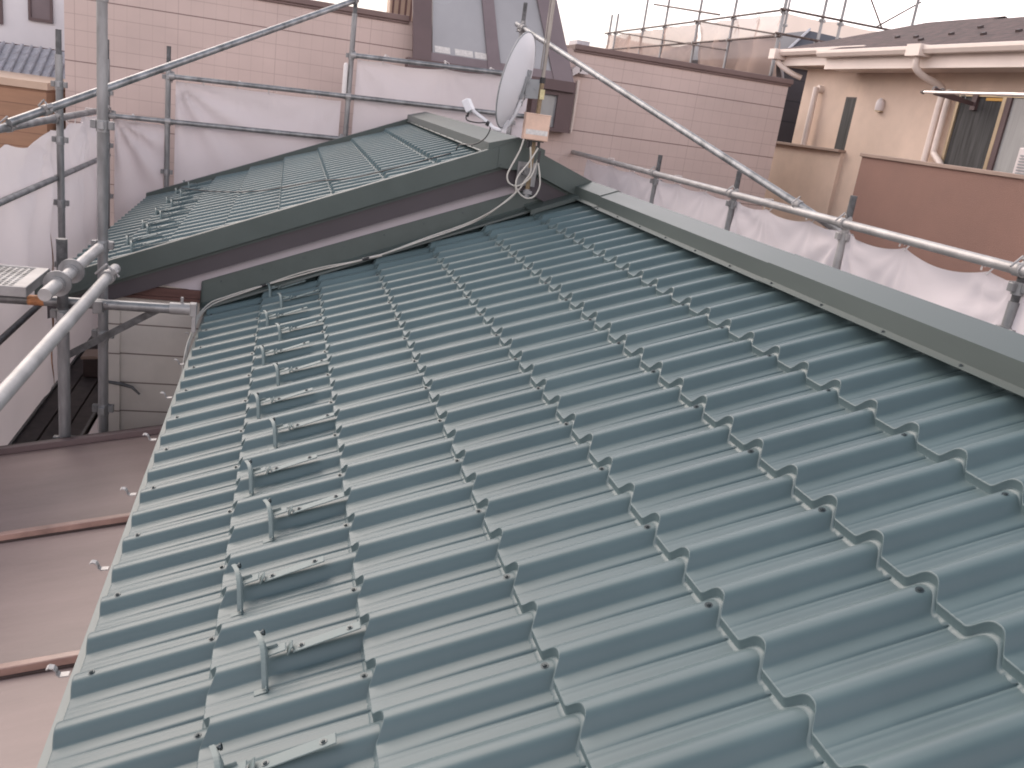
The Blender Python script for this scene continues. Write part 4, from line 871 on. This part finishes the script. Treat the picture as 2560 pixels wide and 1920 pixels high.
for (y, zt, lb) in zip((11.2, 12.74, 14.05, 15.5, 16.6, 18.2, 18.6), (3.6, 3.75, 3.60, 3.8, 3.8, 3.42, 3.42), labA):
    pole(6.98, y, zt, lb, GF, (3.02, 2.7) if y < 15 else (3.02,), 'galv', r=rs if y > 11.5 else 0.026, tip=False)
for (x, lb, zt) in zip((7.60, 7.90, 9.06), ('far scaffold pole in front of the dark pyramid roof tip', 'far scaffold pole just right of the dark pyramid roof tip', 'far scaffold pole rising behind the brown shingle roof'), (3.3, 3.6, 3.7)):
    pole(x, 11.2, zt, lb, GF, (3.0, 2.7), 'galv', r=rs, tip=False)
pole(8.9, 14.6, 3.9, 'inner far scaffold pole standing behind the cream sheet', GF, (3.3,), 'galv', r=rs, tip=False)
for (a, b, lb) in (((6.95, 11.1, 3.045), (6.95, 18.8, 3.045), 'top rail of the far scaffold above the tan mesh'), ((6.95, 11.1, 2.70), (6.95, 18.8, 2.70), 'middle rail of the far scaffold crossing the tan mesh'),
                   ((6.9, 11.17, 3.055), (9.4, 11.17, 3.04), 'far scaffold rail along the cream sheet top'), ((6.9, 11.17, 2.735), (8.3, 11.17, 2.73), 'far scaffold rail in front of the dark slate roof'),
                   ((6.95, 16.16, 3.46), (6.95, 13.2, 3.10), 'thin sloping far scaffold rail against the sky'), ((6.93, 14.1, 3.06), (6.93, 11.25, 2.73), 'thin diagonal brace crossing the tan mesh near its corner'), ((6.93, 18.1, 3.04), (6.93, 12.7, 2.55), 'thin diagonal brace crossing the tan mesh farther left'),
                   ((8.0, 11.25, 3.8), (8.62, 11.25, 3.05), 'left leaning far brace in the sky right of the cream sheet'), ((8.5, 11.25, 3.05), (9.15, 11.25, 3.50), 'right leaning far brace in the sky over the shingle roof')):
    rail(a, b, 'scaffold_rail', lb, 'scaffold rail', GF, 'rust', r=0.016 if 'brace' not in lb else 0.012)
sheet((7.02, 11.25), (7.02, 14.05), 3.03, 3.03, 1.5, 0.035, (0.0, 0.28, 0.52, 1.0), 'translucent tan mesh sheet nearest the far scaffold corner', 'mesh', seed=31, amp=0.07, group='tan mesh sheets on the far scaffold')
sheet((7.02, 14.07), (7.02, 16.6), 3.03, 3.03, 1.5, 0.035, (0.0, 0.5, 1.0), 'translucent tan mesh sheet in the middle of far scaffold', 'mesh', seed=34, amp=0.07, group='tan mesh sheets on the far scaffold')
sheet((7.02, 16.62), (7.02, 18.6), 3.03, 3.03, 1.5, 0.06, (0.0, 0.5, 1.0), 'translucent tan mesh sheet at the left end of far scaffold', 'mesh', seed=37, amp=0.07, group='tan mesh sheets on the far scaffold')
sheet((7.06, 18.35), (9.6, 18.35), 2.98, 2.98, 2.0, 0.05, (0.0, 0.5, 1.0), 'cream back sheet seen through the tan mesh', 'cream_sheet', seed=38, group='tan mesh sheets on the far scaffold')
sheet((10.95, 18.5), (15.6, 18.5), 4.10, 4.08, 2.5, 0.08, (0.0, 0.3, 0.6, 1.0), 'plain cream sheet behind the dark pyramid roof', 'cream_sheet', seed=40, group='tan mesh sheets on the far scaffold')

# ------------------------------------------------------------------ far left: white house, kawara roof, orange brown wall
wh = thing('house', 'white plastered house with brown windows and silver tiled lower roof at top left', 'house')
q = MB(); q.box((-6.5, 12.0, -4.2), (-2.40, 15.5, 3.6)); q.build('wall', M['white_pl'], wh)
for (a, b, z) in ((-2.83, -2.555, 1.455), (-3.35, -3.12, 1.36)):
    q = MB(); q.box((a, 11.96, z), (a + 0.03, 11.999, 2.6)); q.box((b - 0.03, 11.96, z), (b, 11.999, 2.6)); q.box((a + .03, 11.96, z), (b - 0.03, 11.999, z + 0.035)); fr = q.build('window_frame', M['bronze'], wh)
    q = MB(); q.box((a + 0.03, 11.985, z + 0.035), (b - 0.03, 11.995, 2.6)); q.build('pane', M['bronze_light'], fr)
q = MB(); q.box((-6.5, 11.95, 1.09), (-2.42, 11.999, 1.15)); q.build('wall_trim', M['redbrown'], wh)
q = MB()
for i in range(34):
    x = -2.30 - i * 0.105
    for k in range(5):
        yy = 11.85 - k * 0.17; z = 1.115 - k * 0.062 * 1.5
        q.obox((x + 0.0, yy - 0.02, z - 0.035), (0.053, 0, 0.006), (0, 0.10, 0.052), (-0.002, -0.006, 0.012))
        q.tube((x + 0.035, yy + 0.08, z + 0.032), (x + 0.035, yy - 0.125, z - 0.070), 0.021, 8)
q.build('tiled_roof', M['kawara'], wh)
q = MB(); q.box((-6.5, 11.0, 0.5), (-2.27, 11.2, 0.66)); q.build('eaves_board', M['sand_cap'], wh)
ob = thing('building', 'low orange brown sided building with sandy coping at left edge', 'building')
q = MB(); q.box((-6.0, 8.6, -4.2), (-1.86, 10.2, 0.80)); q.build('wall', M['orange_side'], ob)
q = MB(); q.box((-6.02, 8.57, 0.80), (-1.84, 10.22, 0.87)); bevel(q.build('coping', M['sand_cap'], ob), 0.004)
